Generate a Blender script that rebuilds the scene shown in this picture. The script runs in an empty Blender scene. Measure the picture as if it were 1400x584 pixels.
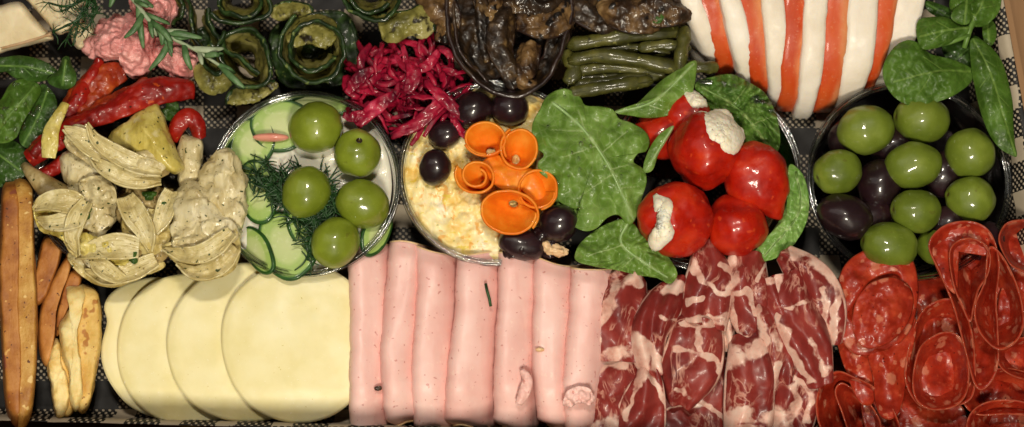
import bpy, math, random
import numpy as np
from mathutils import Vector, Quaternion
random.seed(4); RNG = np.random.RandomState(7)
sc = bpy.context.scene
COL = sc.collection
S = 0.00033                      # one build unit (about one photo pixel at food height) in metres
TILT = math.radians(13.0); DIST = 2600.0; ZR = 95.0
ct, st = math.cos(TILT), math.sin(TILT)
CAM = np.array([0.0, -DIST*st, ZR + DIST*ct])

# ------------------------------------------------------------------ placing
def W(px, py, z):
    """world point (build units) at height z seen at photo position px, py"""
    px, py, z = np.broadcast_arrays(np.asarray(px, float), np.asarray(py, float), np.asarray(z, float))
    a = px-700.0; b = 292.0-py
    d = np.stack([a, DIST*st + b*ct, -DIST*ct + b*st], -1)
    k = (z-CAM[2])/d[..., 2]
    return CAM + d*k[..., None]
def proj(P):
    q = P-CAM
    dep = q[..., 1]*st - q[..., 2]*ct
    return 700+q[..., 0]/dep*DIST, 292-(q[..., 1]*ct+q[..., 2]*st)/dep*DIST

# ------------------------------------------------------------------ noise
PERM = RNG.permutation(256); PERM = np.concatenate([PERM, PERM, PERM])
GR = RNG.normal(size=(256, 3)); GR /= np.linalg.norm(GR, axis=1)[:, None]
def _h(i, j, k): return PERM[(PERM[(PERM[i & 255]+j) & 255]+k) & 255]
def pn(P):
    i = np.floor(P).astype(int); f = P-i
    u = f*f*f*(f*(f*6-15)+10)
    out = 0
    for a in (0, 1):
        for b in (0, 1):
            for c in (0, 1):
                g = GR[_h(i[..., 0]+a, i[..., 1]+b, i[..., 2]+c)]
                d = (g*(f-np.array([a, b, c]))).sum(-1)
                w = (u[..., 0] if a else 1-u[..., 0])*(u[..., 1] if b else 1-u[..., 1])*(u[..., 2] if c else 1-u[..., 2])
                out = out+w*d
    return out*1.6
def fbm(P, oct=3):
    o = 0; a = 1.0
    for k in range(oct):
        o = o+a*pn(P*2**k+17.3*k); a *= 0.5
    return o
def vor(P):
    i = np.floor(P).astype(int); best = np.full(P.shape[:-1], 9.0)
    for a in (-1, 0, 1):
        for b in (-1, 0, 1):
            for c in (-1, 0, 1):
                n = i+np.array([a, b, c])
                h = _h(n[..., 0], n[..., 1], n[..., 2])
                p = n+np.stack([PERM[h]/256., PERM[h+31]/256., PERM[h+77]/256.], -1)
                best = np.minimum(best, np.linalg.norm(P-p, axis=-1))
    return best

# ------------------------------------------------------------------ curves
def cr(pts, n, closed=False):
    p = np.asarray(pts, float)
    m = len(p)
    if closed: q = np.concatenate([p[-1:], p, p[:2]])
    else: q = np.concatenate([2*p[:1]-p[1:2], p, 2*p[-1:]-p[-2:-1]])
    segs = m if closed else m-1
    out = []
    for k in range(segs):
        t = np.linspace(0, 1, 24, endpoint=False)[:, None]
        a, b, c, d = q[k], q[k+1], q[k+2], q[k+3]
        out.append(.5*((2*b)+(-a+c)*t+(2*a-5*b+4*c-d)*t**2+(-a+3*b-3*c+d)*t**3))
    out.append(p[:1] if closed else p[-1:])
    o = np.concatenate(out)
    L = np.concatenate([[0], np.cumsum(np.linalg.norm(np.diff(o[:, :2], axis=0), axis=1))+1e-6*np.arange(1, len(o))])
    s = np.linspace(0, L[-1], n+1)[:-1] if closed else np.linspace(0, L[-1], n)
    return np.stack([np.interp(s, L, o[:, k]) for k in range(o.shape[1])], -1)
def lerp(vals, u):
    vals = np.asarray(vals, float)
    if vals.ndim == 0: return np.full_like(u, float(vals))
    x = np.linspace(0, 1, len(vals))
    if len(vals) < 3: return np.interp(u, x, vals)
    c = cr(np.stack([x*1000, vals], -1), 200)
    return np.interp(u, c[:, 0]/1000, c[:, 1])
def strokes(px, py, lines):
    """0..1 nearness to drawn polylines: (points, half width)"""
    out = np.zeros(np.shape(px))
    for pts, w in lines:
        p = cr(pts, max(8, 6*len(pts))) if len(pts) > 2 else np.asarray(pts, float)
        d = np.full(np.shape(px), 1e9)
        for a, b in zip(p[:-1], p[1:]):
            ab = b-a; t = np.clip(((px-a[0])*ab[0]+(py-a[1])*ab[1])/(ab@ab+1e-9), 0, 1)
            d = np.minimum(d, np.hypot(px-a[0]-t*ab[0], py-a[1]-t*ab[1]))
        out = np.maximum(out, np.clip(1.5-d/w, 0, 1))
    return out
def smooth01(x, a, b):
    t = np.clip((x-a)/(b-a), 0, 1); return t*t*(3-2*t)

# ------------------------------------------------------------------ meshes: (V, F, mask, uv)
def gridfaces(nu, nv, wu=False, wv=False, off=0, flip=False):
    i = np.arange(nu if wu else nu-1); j = np.arange(nv if wv else nv-1)
    I, J = np.meshgrid(i, j, indexing='ij'); I2 = (I+1) % nu; J2 = (J+1) % nv
    f = np.stack([I*nv+J, I2*nv+J, I2*nv+J2, I*nv+J2], -1).reshape(-1, 4)+off
    return f[:, ::-1] if flip else f
def normals(P, wv=False):
    du = np.gradient(P, axis=0)
    dv = (np.roll(P, -1, 1)-np.roll(P, 1, 1)) if wv else np.gradient(P, axis=1)
    n = np.cross(du, dv); return n/(np.linalg.norm(n, axis=-1, keepdims=True)+1e-9)
def shell(P, t, mask=None, wv=False, cap=False):
    nu, nv = P.shape[:2]; N = normals(P, wv)
    if np.ndim(t) == 0: t = np.full((nu, nv), float(t))
    A = P+N*t[..., None]/2; B = P-N*t[..., None]/2
    V = np.concatenate([A.reshape(-1, 3), B.reshape(-1, 3)]); o = nu*nv
    F = [gridfaces(nu, nv, wv=wv).tolist(), gridfaces(nu, nv, wv=wv, off=o, flip=True).tolist()]
    idx = np.arange(o).reshape(nu, nv)
    def strip(l, flip, closed=False):
        l = list(l); q = []
        for a, b in zip(l, l[1:]+([l[0]] if closed else [])):
            q.append([a, b, b+o, a+o] if flip else [b, a, a+o, b+o])
        return q
    F.append(strip(idx[-1], False, wv))
    if cap: F.append([idx[0][::-1].tolist()[::-1], [k+o for k in idx[0].tolist()][::-1]])
    else: F.append(strip(idx[0], True, wv))
    if not wv: F += [strip(idx[:, 0], False), strip(idx[:, -1], True)]
    U, Vv = np.meshgrid(np.linspace(0, 1, nu), np.linspace(0, 1, nv), indexing='ij')
    uv = np.stack([U, Vv], -1).reshape(-1, 2)
    m = np.zeros(o) if mask is None else np.asarray(mask, float).reshape(-1)
    return V, [f for g in F for f in g], np.concatenate([m, m]), np.concatenate([uv, uv])
def closed(P, mask=None, caps=(True, True)):
    """rings (nu) x around (nv) closed around, with end caps"""
    nu, nv = P.shape[:2]
    F = gridfaces(nu, nv, wv=True).tolist(); idx = np.arange(nu*nv).reshape(nu, nv)
    if caps[0]: F.append(idx[0].tolist()[::-1][::-1])
    if caps[1]: F.append(idx[-1].tolist()[::-1])
    U, Vv = np.meshgrid(np.linspace(0, 1, nu), np.linspace(0, 1, nv), indexing='ij')
    m = np.zeros(nu*nv) if mask is None else np.asarray(mask, float).reshape(-1)
    return P.reshape(-1, 3), F, m, np.stack([U, Vv], -1).reshape(-1, 2)
def tube(P, r, n=8, loop=False, flat=1.0, mask=None):
    P = np.asarray(P, float); m = len(P); r = np.broadcast_to(np.asarray(r, float), (m,))
    T = (np.roll(P, -1, 0)-np.roll(P, 1, 0)) if loop else np.gradient(P, axis=0)
    T /= np.linalg.norm(T, axis=1, keepdims=True)+1e-9
    up = np.array([0, 0, 1.0]); A = np.cross(T, up)
    bad = np.linalg.norm(A, axis=1) < .05; A[bad] = np.cross(T[bad], [0, 1.0, 0])
    A /= np.linalg.norm(A, axis=1, keepdims=True)+1e-9; B = np.cross(A, T)
    a = np.linspace(0, 2*math.pi, n, endpoint=False)
    R = P[:, None]+r[:, None, None]*(A[:, None]*np.cos(a)[None, :, None]+flat*B[:, None]*np.sin(a)[None, :, None])
    if loop:
        F = gridfaces(m, n, wu=True, wv=True).tolist()
        return R.reshape(-1, 3), F, np.zeros(m*n), np.zeros((m*n, 2))
    return closed(R, None if mask is None else np.repeat(mask, n))
def join(ms):
    V, F, M, U = [], [], [], []; o = 0
    for v, f, m, u in ms:
        V.append(v); F += [[i+o for i in q] for q in f]; M.append(m); U.append(u); o += len(v)
    return np.concatenate(V), F, np.concatenate(M), np.concatenate(U)
def disp(mesh, amp, size, oct=3, seed=0.0, z=1.0, cells=0.0):
    V, F, m, u = mesh
    Q = V/size+seed
    d = np.stack([fbm(Q+9.1, oct), fbm(Q+33.7, oct), fbm(Q+71.9, oct)*z], -1)*amp
    return V+d, F, m, u

def mk(name, mesh, mat, parent=None, smooth=True):
    V, F, m, u = mesh
    org = parent['_o'] if parent else [float(x) for x in V.mean(0)]
    me = bpy.data.meshes.new(name)
    me.from_pydata(((V-np.array(org))*S).tolist(), [], F)
    if smooth: me.polygons.foreach_set('use_smooth', [True]*len(me.polygons))
    a = me.attributes.new('mask', 'FLOAT', 'POINT'); a.data.foreach_set('value', np.ascontiguousarray(m, np.float32))
    uvl = me.uv_layers.new(name='UVMap')
    li = np.empty(len(me.loops), np.int32); me.loops.foreach_get('vertex_index', li)
    uvl.data.foreach_set('uv', np.ascontiguousarray(u[li].astype(np.float32)).ravel())
    me.materials.append(mat); me.update()
    o = bpy.data.objects.new(name, me); COL.objects.link(o)
    if parent: o.parent = parent
    else: o.location = [x*S for x in org]; 
    return o
def tag(o, label, cat, group=None):
    o['label'] = label; o['category'] = cat
    if group: o['group'] = group
    return o
def thing(name, label, cat, at, group=None):
    o = bpy.data.objects.new(name, None); COL.objects.link(o)
    p = W(*at); o.location = [float(x)*S for x in p]; o.empty_display_size = .01
    o['_o'] = [float(x) for x in p]
    return tag(o, label, cat, group)
def solo(name, label, cat, mesh, mat, group=None):
    return tag(mk(name, mesh, mat), label, cat, group)

# ------------------------------------------------------------------ shapes
def patch(outline, z, zc=None, t=3, n=72, nr=16, plane=(0, 0), amp=0, size=20, centre=None, zf=None, maskf=None, sharp=False, power=2.0, seed=0):
    """a thin draped piece with this outline; z at its edge, zc at its middle"""
    o = cr(outline, n, True)
    c = np.asarray(centre if centre is not None else o.mean(0), float)
    r = np.linspace(.03, 1, nr)
    p = c+(o-c)[None]*r[:, None, None]
    zc = z if zc is None else zc
    Z = z+(zc-z)*(1-r**power)[:, None]+plane[0]*(p[..., 0]-c[0])+plane[1]*(p[..., 1]-c[1])
    if zf is not None: Z = Z+zf(p[..., 0], p[..., 1], r[:, None]+0*p[..., 0])
    if amp: Z = Z+amp*fbm(np.stack([p[..., 0]/size, p[..., 1]/size, 0*Z+seed+.37], -1), 3)
    P = W(p[..., 0], p[..., 1], Z)
    m = None if maskf is None else maskf(p[..., 0], p[..., 1], r[:, None]+0*Z)
    return shell(P, t, m, wv=True, cap=True), P
def edge(P, r, n=6): return tube(P[-1], r, n, loop=True)
def solid(outline, z0, z1, k=4.0, n=72, amp=2, size=25, top=None, centre=None, maskf=None, waist=.93, seed=0, nt=16, zd=1.0):
    """a solid lump with this outline seen from above, rounded shoulders"""
    o = cr(outline, n, True); c = np.asarray(centre if centre is not None else o.mean(0), float)
    zm = z0+(z1-z0)*.55
    rs = [waist*.8, waist, waist+(1-waist)*.6]; zs = [z0, z0+(zm-z0)*.3, z0+(zm-z0)*.7]
    a = np.sin(np.linspace(math.pi/2, .02, nt))
    rs += list(a); zs += list(zm+(z1-zm)*np.clip(1-a**k, 0, 1)**.5)
    rs = np.array(rs); zs = np.array(zs)
    p = c+(o-c)[None]*rs[:, None, None]
    Z = np.broadcast_to(zs[:, None], p.shape[:2]).copy()
    if top is not None:
        w = smooth01(zs, z0, z1)[:, None]; Z = Z+w*top(p[..., 0], p[..., 1])
    m = None if maskf is None else maskf(p[..., 0], p[..., 1], Z)
    P = W(p[..., 0], p[..., 1], Z)
    M = closed(P, m)
    return disp(M, amp, size, seed=seed, z=zd) if amp else M
def ribbon(pts, widths, t=3, n=60, m=20, lift=None, twist=0, amp=0, size=20, seed=0, maskf=None, wavy=0, wn=2):
    c = cr(pts, n); C = W(c[:, 0], c[:, 1], c[:, 2])
    u = np.linspace(0, 1, n); v = np.linspace(-1, 1, m)
    T = np.gradient(C, axis=0); T /= np.linalg.norm(T, axis=1, keepdims=True)
    sd = np.cross(T, [0, 0, 1.0]); sd /= np.linalg.norm(sd, axis=1, keepdims=True)+1e-9
    nn = np.cross(sd, T)
    tw = np.radians(lerp(twist, u))[:, None]
    s2 = sd*np.cos(tw)+nn*np.sin(tw); n2 = nn*np.cos(tw)-sd*np.sin(tw)
    w = lerp(widths, u)[:, None]/2
    P = C[:, None]+s2[:, None]*(w*v[None])[..., None]
    L = np.zeros((n, m))
    if lift is not None: L = L+lift(u[:, None]+0*v[None], v[None]+0*u[:, None])
    if wavy: L = L+wavy*np.sin(v[None]*wn*math.pi+3*np.sin(u[:, None]*4+seed)+seed)
    if amp: L = L+amp*fbm(P/size+seed, 3)
    P = P+n2[:, None]*L[..., None]
    px, py = proj(P)
    mm = None if maskf is None else maskf(px, py, u[:, None]+0*px, v[None]+0*px)
    return shell(P, t, mm), P
def rimline(P):
    return np.concatenate([P[0, :-1], P[:-1, -1], P[-1, ::-1][:-1], P[::-1, 0][:-1]])
def wall(path, zt, zb, centre, flare=.75, t=3, nv=14, amp=0, size=15, seed=0, wrap=False, shift=(0, 0), maskf=None):
    """a strip standing on edge along a path: rolls, curls, cups"""
    p = np.asarray(path, float); c = np.asarray(centre, float); v = np.linspace(0, 1, nv)
    sh = np.asarray(shift, float)
    sca = flare+(1-flare)*v**.7
    q = c+(p-c)[None]*sca[:, None, None]+sh*(1-v)[:, None, None]
    zt = np.broadcast_to(np.asarray(zt, float), (len(p),))
    Z = zb+(zt[None]-zb)*v[:, None]
    P = W(q[..., 0], q[..., 1], Z)
    if amp: P = P+normals(P, wrap)*(amp*fbm(P/size+seed, 3))[..., None]
    m = None if maskf is None else maskf(q[..., 0], q[..., 1], v[:, None]+0*Z)
    return shell(P, t, m, wv=wrap), P
def spiral(cx, cy, rx, ry, turns, r_in, a0, n=90):
    s = np.linspace(0, 1, n); a = np.radians(a0)+s*turns*2*math.pi; k = 1-(1-r_in)*s
    return np.stack([cx+rx*k*np.cos(a), cy-ry*k*np.sin(a)], -1)
def ell(cx, cy, rx, ry, n=16, rot=0, rough=0, seed=0):
    a = np.linspace(0, 2*math.pi, n, endpoint=False); k = 1+rough*np.array([math.sin(3*x+seed)+.6*math.sin(5*x+2*seed) for x in a])
    x = rx*k*np.cos(a); y = ry*k*np.sin(a); r = math.radians(rot)
    return np.stack([cx+x*math.cos(r)-y*math.sin(r), cy-(x*math.sin(r)+y*math.cos(r))], -1)
def blob(px, py, z, rl, rs, ang=0, el=0, rs2=None, amp=0, size=20, tip=0, dimple=0, seed=0, nu=30, nv=40, dw=.25, lobes=0):
    """an ellipsoid with its long axis at angle ang in plan and el above level"""
    th = np.linspace(0.02, math.pi-.02, nu); ph = np.linspace(0, 2*math.pi, nv, endpoint=False)
    TH, PH = np.meshgrid(th, ph, indexing='ij')
    k = np.sin(TH); zz = np.cos(TH)
    d = np.exp(-(TH/dw)**2)
    R = np.stack([rs*k*np.cos(PH), (rs2 or rs)*k*np.sin(PH), rl*(zz+tip*np.exp(-(TH/.35)**2))-rl*dimple*d], -1)
    if lobes: R = R*np.stack([1+lobes*np.cos(3*PH+seed)*k**2-.10*(zz > 0)*zz, 1+lobes*np.cos(3*PH+seed)*k**2-.10*(zz > 0)*zz, 1+0*PH], -1)
    if amp: R = R*(1+amp*fbm(R/size+seed, 3))[..., None]
    a, e = math.radians(ang), math.radians(el)
    ax = Vector((math.cos(a)*math.cos(e), math.sin(a)*math.cos(e), math.sin(e)))
    M = np.array(Vector((0, 0, 1)).rotation_difference(ax).to_matrix())
    P = R@M.T+W(px, py, z)
    return closed(P[:, ::-1], d[:, ::-1])

# ------------------------------------------------------------------ materials
def lin(h):
    h = h.lstrip('#'); v = [int(h[i:i+2], 16)/255 for i in (0, 2, 4)]
    return [x/12.92 if x <= .04045 else ((x+.055)/1.055)**2.4 for x in v]+[1]
class Mat:
    def __init__(s, name):
        s.m = bpy.data.materials.new(name); s.m.use_nodes = True
        s.nt = s.m.node_tree; s.N = s.nt.nodes; s.L = s.nt.links
        s.b = s.N['Principled BSDF']; s.co = None
    def n(s, t, **k):
        x = s.N.new(t)
        for a, b in k.items(): setattr(x, a, b)
        return x
    def link(s, a, b): s.L.new(a, b)
    def coord(s, stretch=None):
        tc = s.n('ShaderNodeTexCoord'); out = tc.outputs['Object']
        if stretch:
            mp = s.n('ShaderNodeMapping'); mp.inputs['Scale'].default_value = stretch[:3]
            if len(stretch) > 3: mp.inputs['Rotation'].default_value[2] = math.radians(stretch[3])
            s.link(out, mp.inputs['Vector']); out = mp.outputs['Vector']
        return out
    def noise(s, size, detail=4, rough=.55, dist=0, stretch=None):
        x = s.n('ShaderNodeTexNoise', noise_dimensions='4D')
        x.inputs['Scale'].default_value = 1/(size*S); x.inputs['Detail'].default_value = detail
        x.inputs['Roughness'].default_value = rough; x.inputs['Distortion'].default_value = dist
        s.link(s.coord(stretch), x.inputs['Vector'])
        oi = s.n('ShaderNodeObjectInfo'); mu = s.n('ShaderNodeMath', operation='MULTIPLY'); mu.inputs[1].default_value = 40
        s.link(oi.outputs['Random'], mu.inputs[0]); s.link(mu.outputs[0], x.inputs['W'])
        return x.outputs['Fac']
    def vor(s, size, feat='F1', stretch=None, rnd=1):
        x = s.n('ShaderNodeTexVoronoi', feature=feat); x.inputs['Scale'].default_value = 1/(size*S)
        x.inputs['Randomness'].default_value = rnd
        s.link(s.coord(stretch), x.inputs['Vector']); return x
    def ramp(s, fac, stops):
        r = s.n('ShaderNodeValToRGB'); e = r.color_ramp.elements
        while len(e) < len(stops): e.new(.5)
        for k, (p, c) in enumerate(stops):
            e[k].position = p; e[k].color = lin(c) if isinstance(c, str) else (c, c, c, 1)
        s.link(fac, r.inputs[0]); return r.outputs[0]
    def mix(s, fac, a, b, mode='MIX'):
        x = s.n('ShaderNodeMix', data_type='RGBA', blend_type=mode)
        for sock, v in ((x.inputs[0], fac), (x.inputs[6], a), (x.inputs[7], b)):
            if isinstance(v, (int, float)): sock.default_value = v
            elif isinstance(v, str): sock.default_value = lin(v)
            else: s.link(v, sock)
        return x.outputs[2]
    def math(s, op, a, b=0.0, clamp=False):
        x = s.n('ShaderNodeMath', operation=op, use_clamp=clamp)
        for k, v in ((0, a), (1, b)):
            if isinstance(v, (int, float)): x.inputs[k].default_value = v
            else: s.link(v, x.inputs[k])
        return x.outputs[0]
    def mask(s):
        a = s.n('ShaderNodeAttribute', attribute_name='mask'); return a.outputs['Fac']
    def step(s, v, a, b):
        x = s.n('ShaderNodeMapRange', interpolation_type='SMOOTHSTEP')
        x.inputs[1].default_value = a; x.inputs[2].default_value = b
        s.link(v, x.inputs[0]); return x.outputs[0]
    def done(s, col, rough=.4, sss=0, srad=(1, .5, .25), sscale=6, coat=0, crough=.08, spec=.5, bump=None, rvar=None, trans=0):
        b = s.b; rough = min(.75, rough+.16) if coat >= .1 else rough; spec = .35 if coat >= .1 else spec
        if isinstance(col, str): b.inputs['Base Color'].default_value = lin(col)
        else: s.link(col, b.inputs['Base Color'])
        b.inputs['Roughness'].default_value = rough
        if rvar is not None: s.link(rvar, b.inputs['Roughness'])
        b.inputs['Subsurface Weight'].default_value = sss
        b.inputs['Subsurface Radius'].default_value = srad; b.inputs['Subsurface Scale'].default_value = sscale*S
        b.inputs['Coat Weight'].default_value = coat; b.inputs['Coat Roughness'].default_value = crough
        b.inputs['Specular IOR Level'].default_value = spec
        prev = None
        for h, st_, d in (bump or []):
            x = s.n('ShaderNodeBump'); x.inputs['Strength'].default_value = st_; x.inputs['Distance'].default_value = d*S
            s.link(h, x.inputs['Height'])
            if prev: s.link(prev, x.inputs['Normal'])
            prev = x.outputs[0]
        if prev:
            s.link(prev, b.inputs['Normal'])
            s.link(prev, b.inputs['Coat Normal'])
        return s.m

def simple(name, cols, size=25, rough=.4, bumps=((8, .3, 1.5),), stretch=None, det=4, spots=None, rv=None, **k):
    """colour ramp over noise, optional speck layers (size, threshold, colour), bumps (size, strength, distance)"""
    m = Mat(name)
    f = m.noise(size, det, stretch=stretch)
    n = len(cols)
    c = m.ramp(f, [(.3+.4*i/max(1, n-1), x) for i, x in enumerate(cols)])
    for (sz, th, colr) in (spots or []):
        g = m.noise(sz, 2, .4); c = m.mix(m.step(g, th, th+.05), c, colr)
    rvar = None
    if rv:
        rvar = m.step(m.noise(rv[0], 3), .3, .7); rvar = m.math('ADD', m.math('MULTIPLY', rvar, rv[2]-rv[1]), rv[1])
    return m.done(c, rough, bump=[(m.noise(a, 4, stretch=stretch), b, d) for a, b, d in bumps], rvar=rvar, **k)
M = {}
M['cheese'] = simple('pale yellow cheese', ['#e0d496', '#e9dea9', '#eee5b8'], 50, .42, ((5, .1, .6), (60, .12, 3)), sss=.3, sscale=9, srad=(1, .8, .4), rv=(30, .4, .56), spots=[(3.5, .72, '#d0bf72'), (2.2, .70, '#f3ead0')])
def ham():
    m = Mat('cooked ham')
    c = m.ramp(m.noise(70, 4), [(.25, '#e2aca4'), (.5, '#ebbeb6'), (.75, '#f1cec7')])
    c = m.mix(m.math('MULTIPLY', m.step(m.noise(14, 3, stretch=(1, .35, 1)), .55, .75), .35), c, '#f3d2c6')
    c = m.mix(m.math('MULTIPLY', m.step(m.noise(26, 4, stretch=(1, .15, 1)), .52, .75), .4), c, '#d98f86')
    c = m.mix(m.math('MULTIPLY', m.step(m.noise(9, 3), .62, .72), .35), c, '#f7dccd')
    c = m.mix(m.math('MULTIPLY', m.step(m.noise(5, 2, .3), .68, .73), .6), c, '#b9665e')
    return m.done(c, .46, .2, (1, .45, .3), 5, coat=.06, crough=.25, bump=[(m.noise(30, 3, stretch=(1, .4, 1)), .15, 3), (m.noise(4, 3), .16, .6)], rvar=m.math('ADD', m.math('MULTIPLY', m.noise(16, 4), .5), .22))
M['ham'] = ham()
M['ham_edge'] = simple('ham edge', ['#d8ae78', '#e8c9a0'], 10, .45, sss=.2)
def prosc():
    m = Mat('dry cured ham')
    lean = m.ramp(m.noise(40, 4, stretch=(1, .7, 1)), [(.28, '#5c1a19'), (.5, '#802a25'), (.72, '#9c4038')])
    w = m.noise(40, 4, .6, dist=1.2, stretch=(1, .55, 1))
    vein = m.math('SUBTRACT', 1.0, m.math('MULTIPLY', m.math('ABSOLUTE', m.math('SUBTRACT', w, .5)), 28.0), True)
    lean = m.mix(m.math('MULTIPLY', vein, m.math('MULTIPLY', m.step(m.noise(36, 2), .45, .6), .8)), lean, '#cf9886')
    fat = m.ramp(m.noise(18, 4), [(.3, '#c08a7a'), (.5, '#dcb3a3'), (.75, '#e8cfc0')])
    k = m.math('ADD', m.math('MULTIPLY', m.mask(), 1.0), m.math('ADD', m.math('MULTIPLY', m.math('SUBTRACT', m.noise(32, 4, dist=.8), .54), 2.0), m.math('MULTIPLY', m.math('SUBTRACT', m.noise(6, 3), .5), .4)))
    c = m.mix(m.step(k, .42, .85), lean, fat)
    return m.done(c, .4, .25, (1, .4, .3), 5, coat=.1, crough=.12, bump=[(m.noise(18, 4), .15, 2), (m.noise(3.5, 3), .25, .7)], rvar=m.math('ADD', m.math('MULTIPLY', m.noise(12, 4), .6), .12))
M['prosc'] = prosc()
def salami():
    m = Mat('salami')
    c = m.ramp(m.noise(26, 5), [(.3, '#7a1a0c'), (.5, '#9e2a16'), (.7, '#b84224')])
    c = m.mix(m.math('MULTIPLY', m.step(m.noise(8, 3), .55, .75), .5), c, '#cc5a38')
    for sz, th, al in ((20, .62, .5), (10, .76, .4)):
        v = m.vor(sz, stretch=(1, .8, 1)); sr = m.n('ShaderNodeSeparateColor'); m.link(v.outputs['Color'], sr.inputs[0])
        dd = m.math('ADD', v.outputs['Distance'], m.math('MULTIPLY', m.math('SUBTRACT', m.noise(sz*.5, 3), .5), .9))
        fl = m.math('MULTIPLY', m.math('SUBTRACT', 1.0, m.step(dd, .26, .42)), m.math('GREATER_THAN', sr.outputs[0], th))
        c = m.mix(m.math('MULTIPLY', fl, al), c, '#d98f70')
    c = m.mix(m.step(m.noise(4.2, 1, .3), .725, .74), c, '#5a1009')
    return m.done(c, .4, .22, (1, .35, .2), 5, coat=.2, crough=.18, bump=[(m.noise(18, 4), .2, 3), (m.noise(4, 3), .3, .8)], rvar=m.math('ADD', m.math('MULTIPLY', m.noise(12, 4), .6), .14))
M['salami'] = salami()
M['casing'] = simple('salami edge', ['#8c2f1a', '#a94f30'], 9, .4, ((5, .4, 1),), coat=.2)
def olive(name, cols, rough, ):
    m = Mat(name)
    c = m.ramp(m.noise(45, 3), [(.3, cols[0]), (.55, cols[1]), (.75, cols[2])])
    oi = m.n('ShaderNodeObjectInfo'); c = m.mix(m.math('MULTIPLY', oi.outputs['Random'], .5), c, cols[0])
    c = m.mix(m.math('MULTIPLY', m.step(m.noise(3, 2), .62, .7), .18), c, cols[3])
    c = m.mix(m.math('MULTIPLY', m.step(m.noise(13, 3, .5), .66, .72), .35), c, cols[4])
    c = m.mix(m.step(m.mask(), .55, .85), c, cols[4])
    return m.done(c, rough, .2, (1, .8, .2), 8, coat=.6, crough=.07, bump=[(m.noise(14, 3), .22, 1.8), (m.noise(3, 2), .1, .4)])
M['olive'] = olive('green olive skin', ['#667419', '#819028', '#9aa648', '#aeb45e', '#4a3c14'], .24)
M['olive_dim'] = olive('dimmed green olive skin', ['#56661a', '#718128', '#8a983e', '#9dab5a', '#574a1e'], .3)  # olive colours darkened for the weaker light at the right
M['olive_black'] = olive('black olive skin', ['#1a0d0f', '#28151a', '#3a2024', '#4b2c2e', '#120a08'], .22)
def cuke():
    m = Mat('cucumber slice')
    seed = m.math('SUBTRACT', 1.0, m.mask())
    c = m.ramp(m.mask(), [(.1, '#c5cf94'), (.5, '#bccb88'), (.62, '#a4bd6a'), (.86, '#9dba62'), (.93, '#4c7a2c'), (1, '#234a16')])
    c = m.mix(m.math('MULTIPLY', m.step(m.noise(9, 3, stretch=(1, 1, 1)), .55, .7), .35), c, '#dde2b8')
    return m.done(c, .25, .35, (.8, 1, .4), 7, coat=.5, bump=[(m.noise(8, 3), .3, 1.5)])
M['cuke'] = cuke()
M['cuke_skin'] = simple('cucumber skin', ['#163a10', '#2b5a1e'], 12, .3, coat=.4)
M['cream'] = simple('white dressing', ['#d9d5c2', '#e8e4d3'], 20, .3, sss=.3, coat=.3)
M['pickle'] = simple('pink pickle', ['#d07f6c', '#e09c88'], 12, .25, sss=.4, coat=.5)
M['dill'] = simple('dill', ['#122a12', '#1d3d1a', '#2c5526'], 12, .45)
M['carrot'] = simple('carrot', ['#dc6a0a', '#ea8012', '#f09a30'], 26, .4, ((6, .2, 1),), sss=.4, srad=(1, .45, .1), coat=.15, stretch=(1, 1, .3))
def egg():
    m = Mat('egg salad')
    c = m.ramp(m.noise(26, 4), [(.28, '#e0b04c'), (.44, '#edd486'), (.6, '#f2e4b2'), (.76, '#f4ecd2')])
    c = m.mix(m.math('MULTIPLY', m.step(m.noise(15, 3, .5, 1.0), .57, .66), .75), c, '#e2a040')
    c = m.mix(m.math('MULTIPLY', m.step(m.noise(11, 2, .4, .5, stretch=(1, 1.6, 1)), .62, .68), .7), c, '#d9c23a')
    c = m.mix(m.math('MULTIPLY', m.step(m.noise(6, 2, .3), .71, .75), .6), c, '#8e9a4a')
    return m.done(c, .35, .3, (1, .8, .4), 6, coat=.3, crough=.15, bump=[(m.noise(10, 4), .5, 3)])
M['egg'] = egg()
M['pepper'] = simple('pickled red pepper', ['#8a0d04', '#b01c09', '#c93412'], 36, .28, ((18, .25, 3), (7, .2, 1.2), (3, .12, .5)), sss=.3, srad=(1, .25, .1), coat=.3, crough=.07, spots=[(10, .64, '#c43c18')], rv=(14, .25, .6))
M['softcheese'] = simple('soft cheese', ['#e6dcbc', '#f2ead4', '#f5efde'], 14, .45, ((6, .4, 1.6), (2.5, .3, .8)), sss=.35)
def leaf(name, a, b, c_, vein, rough=.35, coat=.25, trl=.3):
    m = Mat(name)
    c = m.ramp(m.noise(30, 4), [(.3, a), (.52, b), (.72, c_)])
    c = m.mix(m.math('MULTIPLY', m.step(m.noise(4, 3), .5, .75), .08), c, vein)
    ve = m.vor(13, 'DISTANCE_TO_EDGE').outputs['Distance']; net = m.math('SUBTRACT', 1.0, m.step(ve, .0, .10))
    c = m.mix(m.math('MULTIPLY', net, .16), c, vein)
    c = m.mix(m.math('MULTIPLY', m.step(m.mask(), .35, 1.2), .8), c, vein)
    h = m.math('ADD', m.math('ADD', m.noise(9, 3), m.math('MULTIPLY', net, -.35)), m.math('MULTIPLY', m.mask(), -.8))
    c = m.mix(m.math('MULTIPLY', m.step(m.noise(22, 4), .5, .75), .2), c, a)
    mt = m.done(c, rough, .25, (.5, 1, .2), 4, coat=coat, crough=.12, rvar=m.math('SUBTRACT', .85, m.math('MULTIPLY', m.noise(14, 4), .75)), bump=[(h, .25, 2.2), (m.noise(2.6, 2), .2, .5)])
    tb = m.n('ShaderNodeBsdfTranslucent'); ms = m.n('ShaderNodeMixShader'); ms.inputs[0].default_value = trl*.5
    m.link(c, tb.inputs[0]); m.link(m.b.outputs[0], ms.inputs[1]); m.link(tb.outputs[0], ms.inputs[2])
    m.link(ms.outputs[0], m.N['Material Output'].inputs[0])
    return mt
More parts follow.
